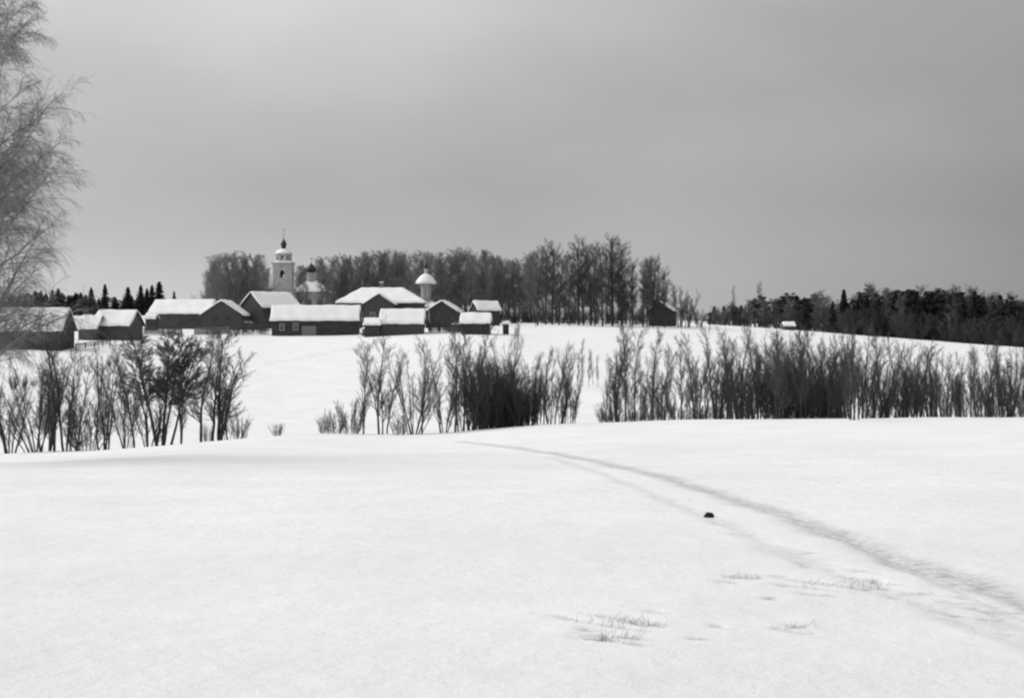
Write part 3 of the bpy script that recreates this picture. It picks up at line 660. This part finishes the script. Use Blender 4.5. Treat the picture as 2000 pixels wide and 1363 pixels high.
def snow_cover(L, D, Hw, Hr, ov, thick, hip=0.0, th=.12, seed=0):
    """a pillow of snow over both slopes with a soft uneven rim"""
    s = (Hr-Hw)/(D/2); yo = D/2+ov; xo = L/2+ov
    nx_, ny_ = max(24, int(L*3)), 31
    u = np.sin(np.linspace(-1, 1, nx_)*1.45)/math.sin(1.45); v = np.linspace(-1, 1, ny_); v = v*1.25-.25*v**3
    g_ = np.random.default_rng(seed); ph = g_.random(8)*6.28
    U, Vv = np.meshgrid(u, v, indexing='ij')
    ex = .05*np.sin(U*7+ph[0])+.04*np.sin(U*19+ph[1])
    Xg = U*(xo+.04+.05*np.sin(Vv*6+ph[2])); Yg = Vv*(yo+.06+ex*.8)
    def base(Xg, Yg):
        z = Hr - s*np.sqrt(Yg**2+.03)
        if hip: z = np.minimum(z, Hr - s/hip*np.maximum(np.abs(Xg)-(xo-hip*yo), 0))
        return z + th
    edge = np.minimum(1, np.minimum((1-np.abs(Vv))*yo, (1-np.abs(U))*xo)/.16)
    edge = np.sqrt(np.clip(1-(1-edge)**2, 0, 1))
    tk = thick*edge*(1+.18*np.sin(Xg*1.1+ph[3])*np.cos(Yg*1.3+ph[4])+.10*np.sin(Xg*2.7+ph[5]+Yg))
    Zt = base(Xg, Yg)+tk+.01; Zb = base(Xg, Yg)-.03
    Vt = np.stack([Xg, Yg, Zt], -1).reshape(-1, 3); Vb = np.stack([Xg, Yg, Zb], -1).reshape(-1, 3)
    n = nx_*ny_; id_ = np.arange(n).reshape(nx_, ny_)
    F = np.stack([id_[:-1, :-1], id_[1:, :-1], id_[1:, 1:], id_[:-1, 1:]], -1).reshape(-1, 4)
    rim = np.concatenate([id_[:, 0], id_[-1, 1:], id_[-2::-1, -1], id_[0, -2:0:-1]])
    r2 = np.roll(rim, -1); S_ = np.stack([rim, rim+n, r2+n, r2], -1)
    return np_mesh('roof_snow', np.vstack([Vt, Vb]), np.vstack([F, F[:, ::-1]+n, S_]), M['roof_snow'], smooth=True)
def window(par, x, z, wd, hg, D, face=-1, mat='paint', axis='y', L=0):
    mb = MB(); p = MB(); t = .09
    def bx(m, a0, a1, z0, z1, d0, d1):
        if axis == 'y': m.box(a0, a1, min(face*(D/2+d0), face*(D/2+d1)), max(face*(D/2+d0), face*(D/2+d1)), z0, z1)
        else: m.box(min(face*(L/2+d0), face*(L/2+d1)), max(face*(L/2+d0), face*(L/2+d1)), a0, a1, z0, z1)
    bx(mb, x-wd/2-t, x-wd/2, z-t, z+hg+t, -.05, .09); bx(mb, x+wd/2, x+wd/2+t, z-t, z+hg+t, -.05, .09)
    bx(mb, x-wd/2, x+wd/2, z-t, z, -.05, .11); bx(mb, x-wd/2, x+wd/2, z+hg, z+hg+t, -.05, .09)
    bx(mb, x-.02, x+.02, z, z+hg, -.02, .075); bx(mb, x-wd/2, x-.02, z+hg*.62, z+hg*.66, -.02, .075); bx(mb, x+.02, x+wd/2, z+hg*.62, z+hg*.66, -.02, .075)
    f = mb.build('window', M[mat], par)
    bx(p, x-wd/2, x+wd/2, z, z+hg, -.04, .055); p.build('pane', M['glass'], f)
def door(par, x, wd, hg, D, mat='plank_pale', axis='y', L=0):
    mb = MB(); 
    if axis == 'y':
        mb.box(x-wd/2, x+wd/2, -D/2-.08, -D/2+.02, 0, hg)
        mb.box(x-wd/2-.1, x-wd/2, -D/2-.11, -D/2+.02, 0, hg+.1); mb.box(x+wd/2, x+wd/2+.1, -D/2-.11, -D/2+.02, 0, hg+.1); mb.box(x-wd/2, x+wd/2, -D/2-.11, -D/2+.02, hg, hg+.1)
    else:
        mb.box(-L/2-.08, -L/2+.02, x-wd/2, x+wd/2, 0, hg)
    d = mb.build('door', M[mat], par)
    h = MB(); 
    if axis == 'y': h.bar((x+wd*.35, -D/2-.08, hg*.45), (x+wd*.35, -D/2-.15, hg*.45), .03)
    else: h.bar((-L/2-.08, x+wd*.35, hg*.45), (-L/2-.15, x+wd*.35, hg*.45), .03)
    h.build('handle', M['iron'], d)
HS = [0]
def house(label, cat, px, Y, base, eave, ridge, Lm, D, yaw=0.0, wmat='logs', ov=.35, snow=.24, hip=0.0, front='eave', name='log_house', group=None, chim=None, th=.12):
    """px,Y: centre; rows give heights.  yaw turns the ridge (0 = ridge across the view)."""
    HS[0] += 1
    x = (px-1000)/FPX*Y; z0 = min(zrow(base, Y), hz(x, Y)+.5)
    t = thing(name, label, cat, (x, Y, z0), R(yaw), group)
    Hw = zrow(eave, Y)-z0; Hr = zrow(ridge, Y)-z0-snow*.6
    Hw = max(Hw + .1, 1.2); Hr = max(Hr, Hw+.6)
    w_ = log_walls(Lm, D, Hw)
    if not hip: gables(w_, Lm, D, Hw, Hr)
    w_.build('wall', M[wmat], t)
    rf = roof_slab(Lm, D, Hw, Hr, ov, hip, th).build('roof', M['roof'], t)
    link('roof_snow', snow_cover(Lm, D, Hw, Hr, ov, snow, hip, th, HS[0]), rf)
    if chim is not None:
        c = MB(); c.box(chim-.3, chim+.3, -.1, .5, Hr-.8, Hr+1.0); c.box(chim-.36, chim+.36, -.16, .56, Hr+1.0, Hr+1.12)
        ch = c.build('chimney', M['brick'], rf)
        c2 = MB(); c2.box(chim-.34, chim+.34, -.14, .54, Hr+1.123, Hr+1.3); c2.build('snow_cap', M['roof_snow'], ch)
    t['Hw'] = Hw
    return t, Hw, Hr, Lm, D
def ln(pxw, Y): return pxw/FPX*Y

# far left dark house
t, Hw, Hr, L, D = house('dark log house at the left edge behind the alders, twig veiled snowy roof', 'house', 44, 172, 672, 643, 601, ln(178, 172), 4.6, -3, 'logs_dark')
window(t, -2, .9, .7, .8, D); window(t, 1.2, .9, .7, .8, D, mat='planks'); window(t, 3.6, .9, .7, .8, D, mat='planks')
# small sheds
t, Hw, Hr, L, D = house('small log shed with a square bright snow roof, left of the long house', 'shed', 231, 192, 659, 635, 606, ln(70, 192), 5.0, -7, 'logs_pale', name='log_shed')
door(t, 1.2, .9, 1.6, D, 'planks')
t, Hw, Hr, L, D = house('lower shed with snowy roof leaning against the square roofed shed', 'shed', 181, 190, 660, 642, 616, ln(34, 190), 4.0, -4, 'logs', name='log_shed', ov=.25)
door(t, 0, .8, 1.4, D, 'planks')
# long house
t, Hw, Hr, L, D = house('long low log house with a long bright snow roof, right of the spruces', 'house', 362, 235, 635, 613, 586, ln(112, 235), 7.5, -3, 'logs', chim=None)
for x in (-3.6, -1.6, .4, 2.6): window(t, x, .8, .6, .7, D, mat='planks')
t, Hw, Hr, L, D = house('log house turned gable towards us, bright right roof slope, joined to the long house', 'house', 441, 233, 636, 616, 587, 9.0, ln(76, 233), 93, 'logs', name='log_house', snow=.26)
window(t, -1.1, .8, .65, .8, D, axis='x', L=L, mat='planks'); window(t, 1.1, .8, .65, .8, D, axis='x', L=L, mat='planks')
t, *_ = house('tiny lean shed with grey snow cap left of the long house', 'shed', 297, 222, 634, 624, 615, ln(18, 222), 2.2, 0, 'logs_dark', name='small_shed', ov=.15, snow=.3)
# gable barn below the bell tower
t, Hw, Hr, L, D = house('dark barn with steep gable, its bright roof slope below the bell tower', 'barn', 528, 240, 636, 601, 571, 8.0, 6.4, 47, 'logs_dark', name='barn', ov=.3, snow=.25)
window(t, 0, 1.6, .7, .8, D, axis='x', L=L, mat='planks', face=-1)
# long barn
t, Hw, Hr, L, D = house('long low log barn with a long snow roof, nearest building of the village', 'barn', 618, 217, 657, 626, 597, ln(164, 217), 6.0, 3.5, 'logs_dark', name='long_barn', ov=.3, snow=.26)
window(t, -5.1, 1.0, .6, .95, D, mat='paint'); window(t, -3.0, 1.1, .6, .95, D, mat='paint'); door(t, -.9, 2.0, 1.55, D, 'plank_pale')
# the big house
t, Hw, Hr, L, D = house('big log house with broad hipped snow roof behind the long barn', 'house', 747, 240, 640, 592, 563, ln(160, 240), 9.5, 1, 'logs', name='log_house', hip=.8, ov=.5, snow=.26, chim=-.2)
for x in (-5, -3.4, 3.6, 5.2): window(t, x, 1.6, .7, 1.0, D)
t, Hw, Hr, L, D = house('gable fronted porch house before the broad hipped roof', 'house', 742, 233, 642, 594, 574, 4.5, ln(54, 233), 90, 'logs', name='gable_house', ov=.4, snow=.2)
window(t, -1, 1.7, .7, 1.0, D, axis='x', L=L, face=-1); window(t, 1, 1.7, .7, 1.0, D, axis='x', L=L, face=-1)
# shed in front of it
t, Hw, Hr, L, D = house('log shed with bright square snow roof in front of the big house', 'shed', 787, 211, 647, 632, 604, ln(80, 211), 5.5, 1, 'logs', name='log_shed', ov=.3, snow=.26)
window(t, -.8, .6, .5, .5, D, mat='planks')
t, Hw, Hr, L, D = house('low annex shed with small snow roof between long barn and bright shed', 'shed', 729, 209, 650, 641, 622, ln(29, 209), 3.6, 0, 'logs_dark', name='annex_shed', ov=.2, snow=.26)
# gable house right of chapel
t, Hw, Hr, L, D = house('log house turned gable towards us right of the domed chapel', 'house', 868, 236, 636, 610, 588, 8.0, ln(60, 236), 86, 'logs_dark', name='log_house', ov=.4, snow=.26)
window(t, 0, 1.2, .7, .8, D, axis='x', L=L, mat='planks')
t, Hw, Hr, L, D = house('small nearly black shed with grey snow roof above the tall alder poles', 'shed', 930, 207, 651, 632, 612, ln(54, 207), 4.0, -2, 'iron', name='small_shed', ov=.25, snow=.3)
door(t, 0, .9, 1.3, D, 'logs_dark')
t, *_ = house('hut half hidden in shrubs with a dim snow roof behind the black shed', 'hut', 948, 250, 628, 606, 588, 4.2, 3.6, 24, 'logs_dark', name='hut', ov=.3, snow=.25)
t, *_ = house('tiny dark well house with open snow around it, right of the black shed', 'well house', 988, 208, 647, 634, 628, ln(11, 208), 1.0, 0, 'logs_dark', name='well_house', ov=.1, snow=.06)
t, *_ = house('dark gabled hut under the right end of the tall tree row', 'hut', 1294, 264, 627, 607, 589, 6.0, ln(44, 264), 74, 'logs_dark', name='hut', ov=.4, snow=.1)
t, *_ = house('tiny snow capped shed at the foot of the far right forest', 'shed', 1540, 282, 648, 640, 630, ln(20, 282), 2.4, 0, 'logs', name='small_shed', ov=.2, snow=.26)

# ---- church: bell tower and nave
def arch_tier(t, name, hw, z0, z1, n, ow, oz, oh, mat, rot):
    """a drum of n piers with open arched bays between them"""
    mb = MB(); pts = [(hw*math.cos(rot+6.2832*i/n), hw*math.sin(rot+6.2832*i/n)) for i in range(n)]
    th = .35
    for i in range(n):
        a = Vector((*pts[i], 0)); b = Vector((*pts[(i+1) % n], 0)); d = b-a; Ls = d.length; d.normalize()
        inn = Vector((-d.y, d.x, 0)); c = (a+b)/2
        def slab(s0, s1, za, zb, s2=None, s3=None):
            s2 = s0 if s2 is None else s2; s3 = s1 if s3 is None else s3
            q = [c+d*s0, c+d*s1, c+d*s3, c+d*s2]; zs = [za, za, zb, zb]
            mt = th*math.tan(math.pi/n); vs = [(p.x, p.y, zz) for p, zz in zip(q, zs)]
            for sv, zz in zip((s0, s1, s3, s2), zs):          # mitred inner corners
                p = c+d*(max(-Ls/2+mt, min(Ls/2-mt, sv)))+inn*th; vs.append((p.x, p.y, zz))
            mb.add(vs, [(0,1,2,3),(7,6,5,4),(0,4,5,1),(1,5,6,2),(2,6,7,3),(3,7,4,0)])
        w2 = ow/2
        slab(-Ls/2, -w2, z0, z1); slab(w2, Ls/2, z0, z1); slab(-w2, w2, z0, oz)
        k = 6
        for j in range(k):
            s0, s1 = -w2+ow*j/k, -w2+ow*(j+1)/k
            f = lambda s: oz+oh-w2+math.sqrt(max(w2*w2-s*s, 0))
            q0, q1 = f(s0), f(s1)
            qa = [c+d*s0, c+d*s1]
            vs = [(qa[0].x,qa[0].y,q0),(qa[1].x,qa[1].y,q1),(qa[1].x,qa[1].y,z1),(qa[0].x,qa[0].y,z1)]
            vs += [(x+inn.x*th, y+inn.y*th, z) for x, y, z in vs]
            mb.add(vs, [(0,1,2,3),(7,6,5,4),(0,4,5,1),(2,6,7,3)])
    return mb.build(name, M[mat], t)
def onion(z, r, h):
    return [(r*.45, z), (r*.8, z+h*.1), (r, z+h*.28), (r*.92, z+h*.42), (r*.6, z+h*.6), (r*.28, z+h*.76), (r*.1, z+h*.9), (.03, z+h)]
def cross(par, x, y, z, s, name='cross'):
    c = MB(); c.bar((x, y, z-.2), (x, y, z+s), .035); c.box(x-.28*s, x+.28*s, y-.03, y+.03, z+s*.68, z+s*.68+.06); c.box(x-.14*s, x+.14*s, y-.032, y+.032, z+s*.86, z+s*.86+.05)
    return c.build(name, M['iron'], par)
Yc = 290; pc = at(554, Yc); t = thing('bell_tower', 'tall whitewashed church bell tower with black cupola and cross rising over the village', 'bell tower', pc)
t.scale = (.9, .9, 1)
zz = lambda row: zrow(row, Yc)-pc.z
mb = MB(); mb.box(-2.5, 2.5, -2.5, 2.5, -1, zz(566)); mb.box(-2.65, 2.65, -2.65, 2.65, zz(566)+.003, zz(566)+.3)
for sx in (-1, 1):
    mb.box(min(sx*2.503, sx*2.12), max(sx*2.503, sx*2.12), -2.60, -2.503, -1, zz(566)-.003)
mb.build('tower_base', M['plaster'], t)
fl = MB(); fl.box(-1.8, 1.8, -1.8, 1.8, zz(566)+.303, zz(566)+.5); fl.build('belfry_floor', M['planks'], t)
arch_tier(t, 'lower_belfry', 2.2*math.sqrt(2), zz(566)+.303, zz(516), 4, .95, zz(543), 1.6, 'plaster', math.pi/4)
c = MB(); c.box(-2.45, 2.45, -2.45, 2.45, zz(516)+.003, zz(516)+.3); c.build('cornice', M['plaster'], t)
sc_ = MB(); sc_.lathe([(3.2, zz(516)+.303), (3.0, zz(516)+.45), (1.9, zz(516)+.75)], 4, rot=math.pi/4); sc_.build('cornice_snow', M['roof_snow'], t)
arch_tier(t, 'upper_belfry', 1.95, zz(516)+.45, zz(498), 8, .85, zz(513), 1.35, 'plaster', math.pi/8)
b_ = MB(); b_.lathe([(.75, zz(536)), (.7, zz(536)+.15), (.45, zz(536)+.5), (.35, zz(536)+.9), (.1, zz(536)+1.05)], 16); b_.bar((0,0,zz(536)+1), (0,0,zz(516)), .04); b_.build('bell', M['iron'], t, True)
c = MB(); c.lathe([(2.1, zz(498)+.003), (2.1, zz(498)+.2)], 8, rot=math.pi/8); c.build('dome_cornice', M['plaster'], t)
dm = MB(); dm.lathe([(2.1, zz(498)+.203), (1.98, zz(498)+.5), (1.6, zz(498)+.85), (1.05, zz(498)+1.15), (.7, zz(490)+.4)], 20); dm.build('snowy_dome', M['roof_snow'], t, True)
dr = MB(); dr.lathe([(.5, zz(490)-.2), (.5, zz(484)), (.66, zz(484)+.02), (.66, zz(484)+.1)], 10); dr.build('lantern', M['iron'], t)
cu = MB(); cu.lathe(onion(zz(484)+.1, .74, 2.1), 16); cu.build('cupola', M['iron'], t, True)
sp = MB(); sp.bar((0, 0, zz(469)), (0, 0, zz(458)), .09, r2=.04); sp.build('spire', M['iron'], t)
cross(t, 0, 0, zz(458), 1.3)
# nave
pn = at(608, 296); t = thing('church', 'whitewashed church body with patchy snow roof and small dark dome right of the bell tower', 'church', pn, R(0))
zz = lambda row: zrow(row, 296)-pn.z
mb = MB(); mb.box(-3.2, 3.6, -3.5, 3.5, -1, zz(573)); mb.box(-3.3, 3.7, -3.6, 3.6, zz(573)+.003, zz(573)+.25); mb.build('wall', M['plaster'], t)
Ln = 7.0; rf = roof_slab(Ln, 7.0, zz(573)+.28, zz(548), .25, .8); ro = rf.build('roof', M['roof'], t); ro.location.x = .2
so_ = link('roof_snow', snow_cover(Ln, 7.0, zz(573)+.28, zz(548), .2, .16, .8, .12, 77), ro)
for x in (-2, 0.2, 2.4): window(t, x, zz(600), .7, 1.5, 7.0, mat='plaster')
dr = MB(); dr.lathe([(.95, zz(552)), (.95, zz(534)), (1.1, zz(534)+.02), (1.1, zz(534)+.15)], 12); d_ = dr.build('drum', M['plaster'], t)
cu = MB(); cu.lathe(onion(zz(534)+.15, 1.15, 2.3), 18); cu.build('dome', M['iron'], t, True); cross(t, 0, 0, zz(534)+2.4, .9)
# domed chapel
pk = at(832, 256); t = thing('chapel', 'round chapel with white snowy umbrella dome and small lantern above the house roofs', 'chapel', pk)
zz = lambda row: zrow(row, 256)-pk.z
mb = MB(); mb.lathe([(.95, -1), (.95, zz(556))], 12); mb.lathe([(1.15, zz(556)+.003), (1.15, zz(556)+.2)], 12); mb.build('drum', M['plaster_grey'], t)
dm = MB(); dm.lathe([(1.9, zz(556)+.203), (2.0, zz(556)+.3), (1.8, zz(549)), (1.35, zz(542)), (.8, zz(537)), (.4, zz(535))], 24); dm.build('snowy_dome', M['roof_snow'], t, True)
ca = MB(); ca.box(-2.6, 2.6, -1.6, 2.4, -1, zz(598)); ca.build('wall', M['plaster'], t)
cs = MB(); cs.add([(-2.8,-1.8,zz(598)+.003),(2.8,-1.8,zz(598)+.003),(2.8,2.6,zz(598)+.003),(-2.8,2.6,zz(598)+.003),(-1.2,-.4,zz(588)),(1.2,-.4,zz(588)),(1.2,.9,zz(588)),(-1.2,.9,zz(588))],
                  [(3,2,1,0),(4,5,6,7),(0,1,5,4),(1,2,6,5),(2,3,7,6),(3,0,4,7)]); cs.build('roof_snow', M['roof_snow'], t)
la = MB(); la.lathe([(.34, zz(536)), (.34, zz(526)), (.45, zz(526)+.02), (.45, zz(526)+.1)], 10); la.build('lantern', M['plaster'], t)
cu = MB(); cu.lathe(onion(zz(526)+.1, .42, 1.3), 14); cu.build('cupola', M['iron'], t, True); cross(t, 0, 0, zz(526)+1.35, .8)
for k, (px, tp) in enumerate([(580,545),(598,560),(628,538),(642,528),(526,530),(584,575)]):
    put(birch_v, 14, 'grove_tree', 'hazy tree before the church', 'tree', px, 279, tp, 'trees before the church body' if True else None, sx=1.0)
# pale pole before the chapel
pp = at(840, 222); t = tag(MB().build('x', M['paint']) if False else (lambda m: (m.bar((0, 0, -.6), (-.5, 0, zrow(552, 222)-pp.z), .07, 8, .05), m.build('pole', M['paint']))[1])(MB()), 'thin pale slightly leaning pole in front of the domed chapel', 'pole')
t.location = pp

# ---- fences
def fence(label, pts, hgt, post=.09, step=2.2, rails=2, mat='planks', slats=False):
    P3 = [at(a, b) for a, b in pts]
    t = thing('wooden_fence', label, 'fence', P3[0]); o = P3[0]
    prev = None
    for a, b in zip(P3[:-1], P3[1:]):
        d = b-a; n = max(1, int(Vector((d.x, d.y)).length/step))
        for k in range(n+1):
            q = a+d*k/n; q = Vector((q.x, q.y, hz(q.x, q.y)))-o
            m = MB(); hh = hgt*rnd.uniform(.92, 1.12); m.bar(q-Vector((0,0,.4)), q+Vector((rnd.uniform(-.06,.06), 0, hh)), post, 6, post*.8)
            if k or prev is None: m.build('post', M['bark'], t)
            if prev is not None and (k or prev is not None) and (q-prev).length > .3:
                for j in range(rails):
                    m = MB(); zr = hgt*(.35+.5*j/max(1, rails-1)); m.bar(prev+Vector((0,-.07,zr)), q+Vector((0,-.07,zr+rnd.uniform(-.05,.05))), .065, 5); m.build('rail', M[mat], t)
                if slats:
                    m = MB(); L_ = (q-prev).length; ns = int(L_/.16)
                    for s in range(ns):
                        p = prev+(q-prev)*(s+.5)/ns; m.box(p.x-.05, p.x+.05, p.y-.15, p.y-.118, p.z+.05, p.z+hgt*rnd.uniform(.9, 1.05))
                    m.build('picket_panel', M[mat], t)
            prev = q
    return t
fence('low dark rail fence running up from the left dark house', [(148,172),(185,176),(216,180)], .8, rails=3, mat='bark', step=1.8)
fence('grey picket fence in front of the long house, left part', [(283,206),(355,206)], 1.25, slats=True)
fence('low picket fence in front of the gable turned house', [(380,210),(450,216)], 1.2, slats=True, mat='plank_pale')
fence('thin post and rail fence between gable barn and long barn', [(456,222),(532,221)], 1.5, rails=3, step=1.6)
fence('long low fence behind the feet of the tall tree row', [(1000,272),(1100,276),(1200,276),(1280,274)], .9, step=3.0, rails=2, mat='planks')
fence('short rail fence between the chapel house and the black shed', [(838,215),(896,212)], 1.2, rails=3, step=1.8)
for px, Yd, hh, lb in [(291, 168, 1.0, 'short dark post standing alone in the snow below the small sheds'), (480, 213, 1.5, 'thin post in the snow left of the long barn, beside the fence'), (1046,240,.9,'thin stake in the open snow right of the well house')]:
    m = MB(); m.bar((0,0,-.4), (.05,0,hh), .12 if px == 291 else .05, 8, .09 if px == 291 else .04); o = m.build('post', M['bark']); o.location = at(px, Yd); tag(o, lb, 'post')
# shrubs and orchard twigs among the houses
for k, (px, Yd, top) in enumerate([(468,214,632),(492,216,634),(515,217,628),(500,228,618),(330,200,640),(420,203,640),(455,208,640),(850,214,622),(866,212,626),(888,210,622),(880,218,606)]):
    put(bush_v, 1.6, 'bush', 'sparse bush between the village houses', 'bush', px, Yd, top, 'garden bushes between the houses', sx=1.2)

for px, Yd, wd, lb in [(480, 231, 2.2, 'snow capped woodpile beside the gable turned house'), (716, 211, 1.3, 'small snow capped woodpile at the right end of the long barn'), (893, 215, 1.6, 'snow capped woodpile left of the black shed'), (262, 200, 1.8, 'snow capped woodpile at the right of the square roofed shed')]:
    q = at(px, Yd); t = thing('woodpile', lb, 'woodpile', q); m = MB(); rw = random.Random(px)
    nxl = int(wd/.2)
    for j in range(6):
        for i in range(nxl): m.bar((-wd/2+.2*i+(.1 if j % 2 else 0), -.35+rw.uniform(-.04,.04), .08+.18*j), (-wd/2+.2*i+(.1 if j % 2 else 0), .35, .08+.18*j), .1*rw.uniform(.85, 1), 7)
    m.build('log_stack', M['planks'], t)
    cp = MB(); cp.lathe([(wd/2+.1, 1.1), (wd/2+.05, 1.22), (wd/2-.15, 1.34), (wd/4, 1.4)], 14); c_ = cp.build('snow_cap', M['roof_snow'], t, True); c_.scale = (1, .5/(wd/2+.1), 1)
# ------------------------------------------------------------------ near field: clod on the track, dry grass
x, y = hit(1385, 1009)
bm_v = MB(); g_ = random.Random(3)
prof = [(.02, -.02), (.055, -.01), (.075, .02), (.06, .05), (.03, .065), (.006, .07)]
bm_v.lathe(prof, 10); o = bm_v.build('clod', M['clod'], None, True)
for v in o.data.vertices: v.co += Vector((g_.uniform(-.018, .018), g_.uniform(-.018, .018), g_.uniform(-.014, .014)))
o.location = (x, y, hz(x, y)-.02); o.scale = (.85, .8, 1.0); tag(o, 'small dark clod lying on the trodden track in the near snow', 'clod')
def tuft(px, row, n, hh, rad, label):
    x, y = hit(px, row); g_ = np.random.default_rng(px)
    a = g_.random(n)*6.283; rr_ = rad*np.sqrt(g_.random(n))
    P0 = np.stack([rr_*np.cos(a)*1.6, rr_*np.sin(a), np.full(n, -.03)], 1)
    D = np.stack([g_.normal(.25, .5, n), g_.normal(0, .4, n), np.ones(n)], 1)
    P = poly(g_, P0, D, hh*(.4+.7*g_.random(n)), 3, -.25, .15)
    me = np_mesh('grass_tuft', *tubes(P, np.linspace(.0024, .0008, 4)[None, :]*np.ones((n, 1)), 3), M['grass'])
    o = link('grass_tuft', me); o.location = (x, y, hz(x, y)-.03); tag(o, label, 'grass tuft')
tuft(1208, 1218, 150, .11, .20, 'withered grass poking through snow near the bottom of the picture, left patch')
tuft(1200, 1248, 80, .13, .10, 'few withered blades just below the left grass patch')
tuft(1655, 1143, 150, .11, .24, 'withered grass patch right of the middle in the near snow')
tuft(1455, 1130, 60, .13, .12, 'small withered grass patch left of the larger one in the near snow')
tuft(1560, 1225, 50, .10, .10, 'few grass blades in the near snow below the larger patch')
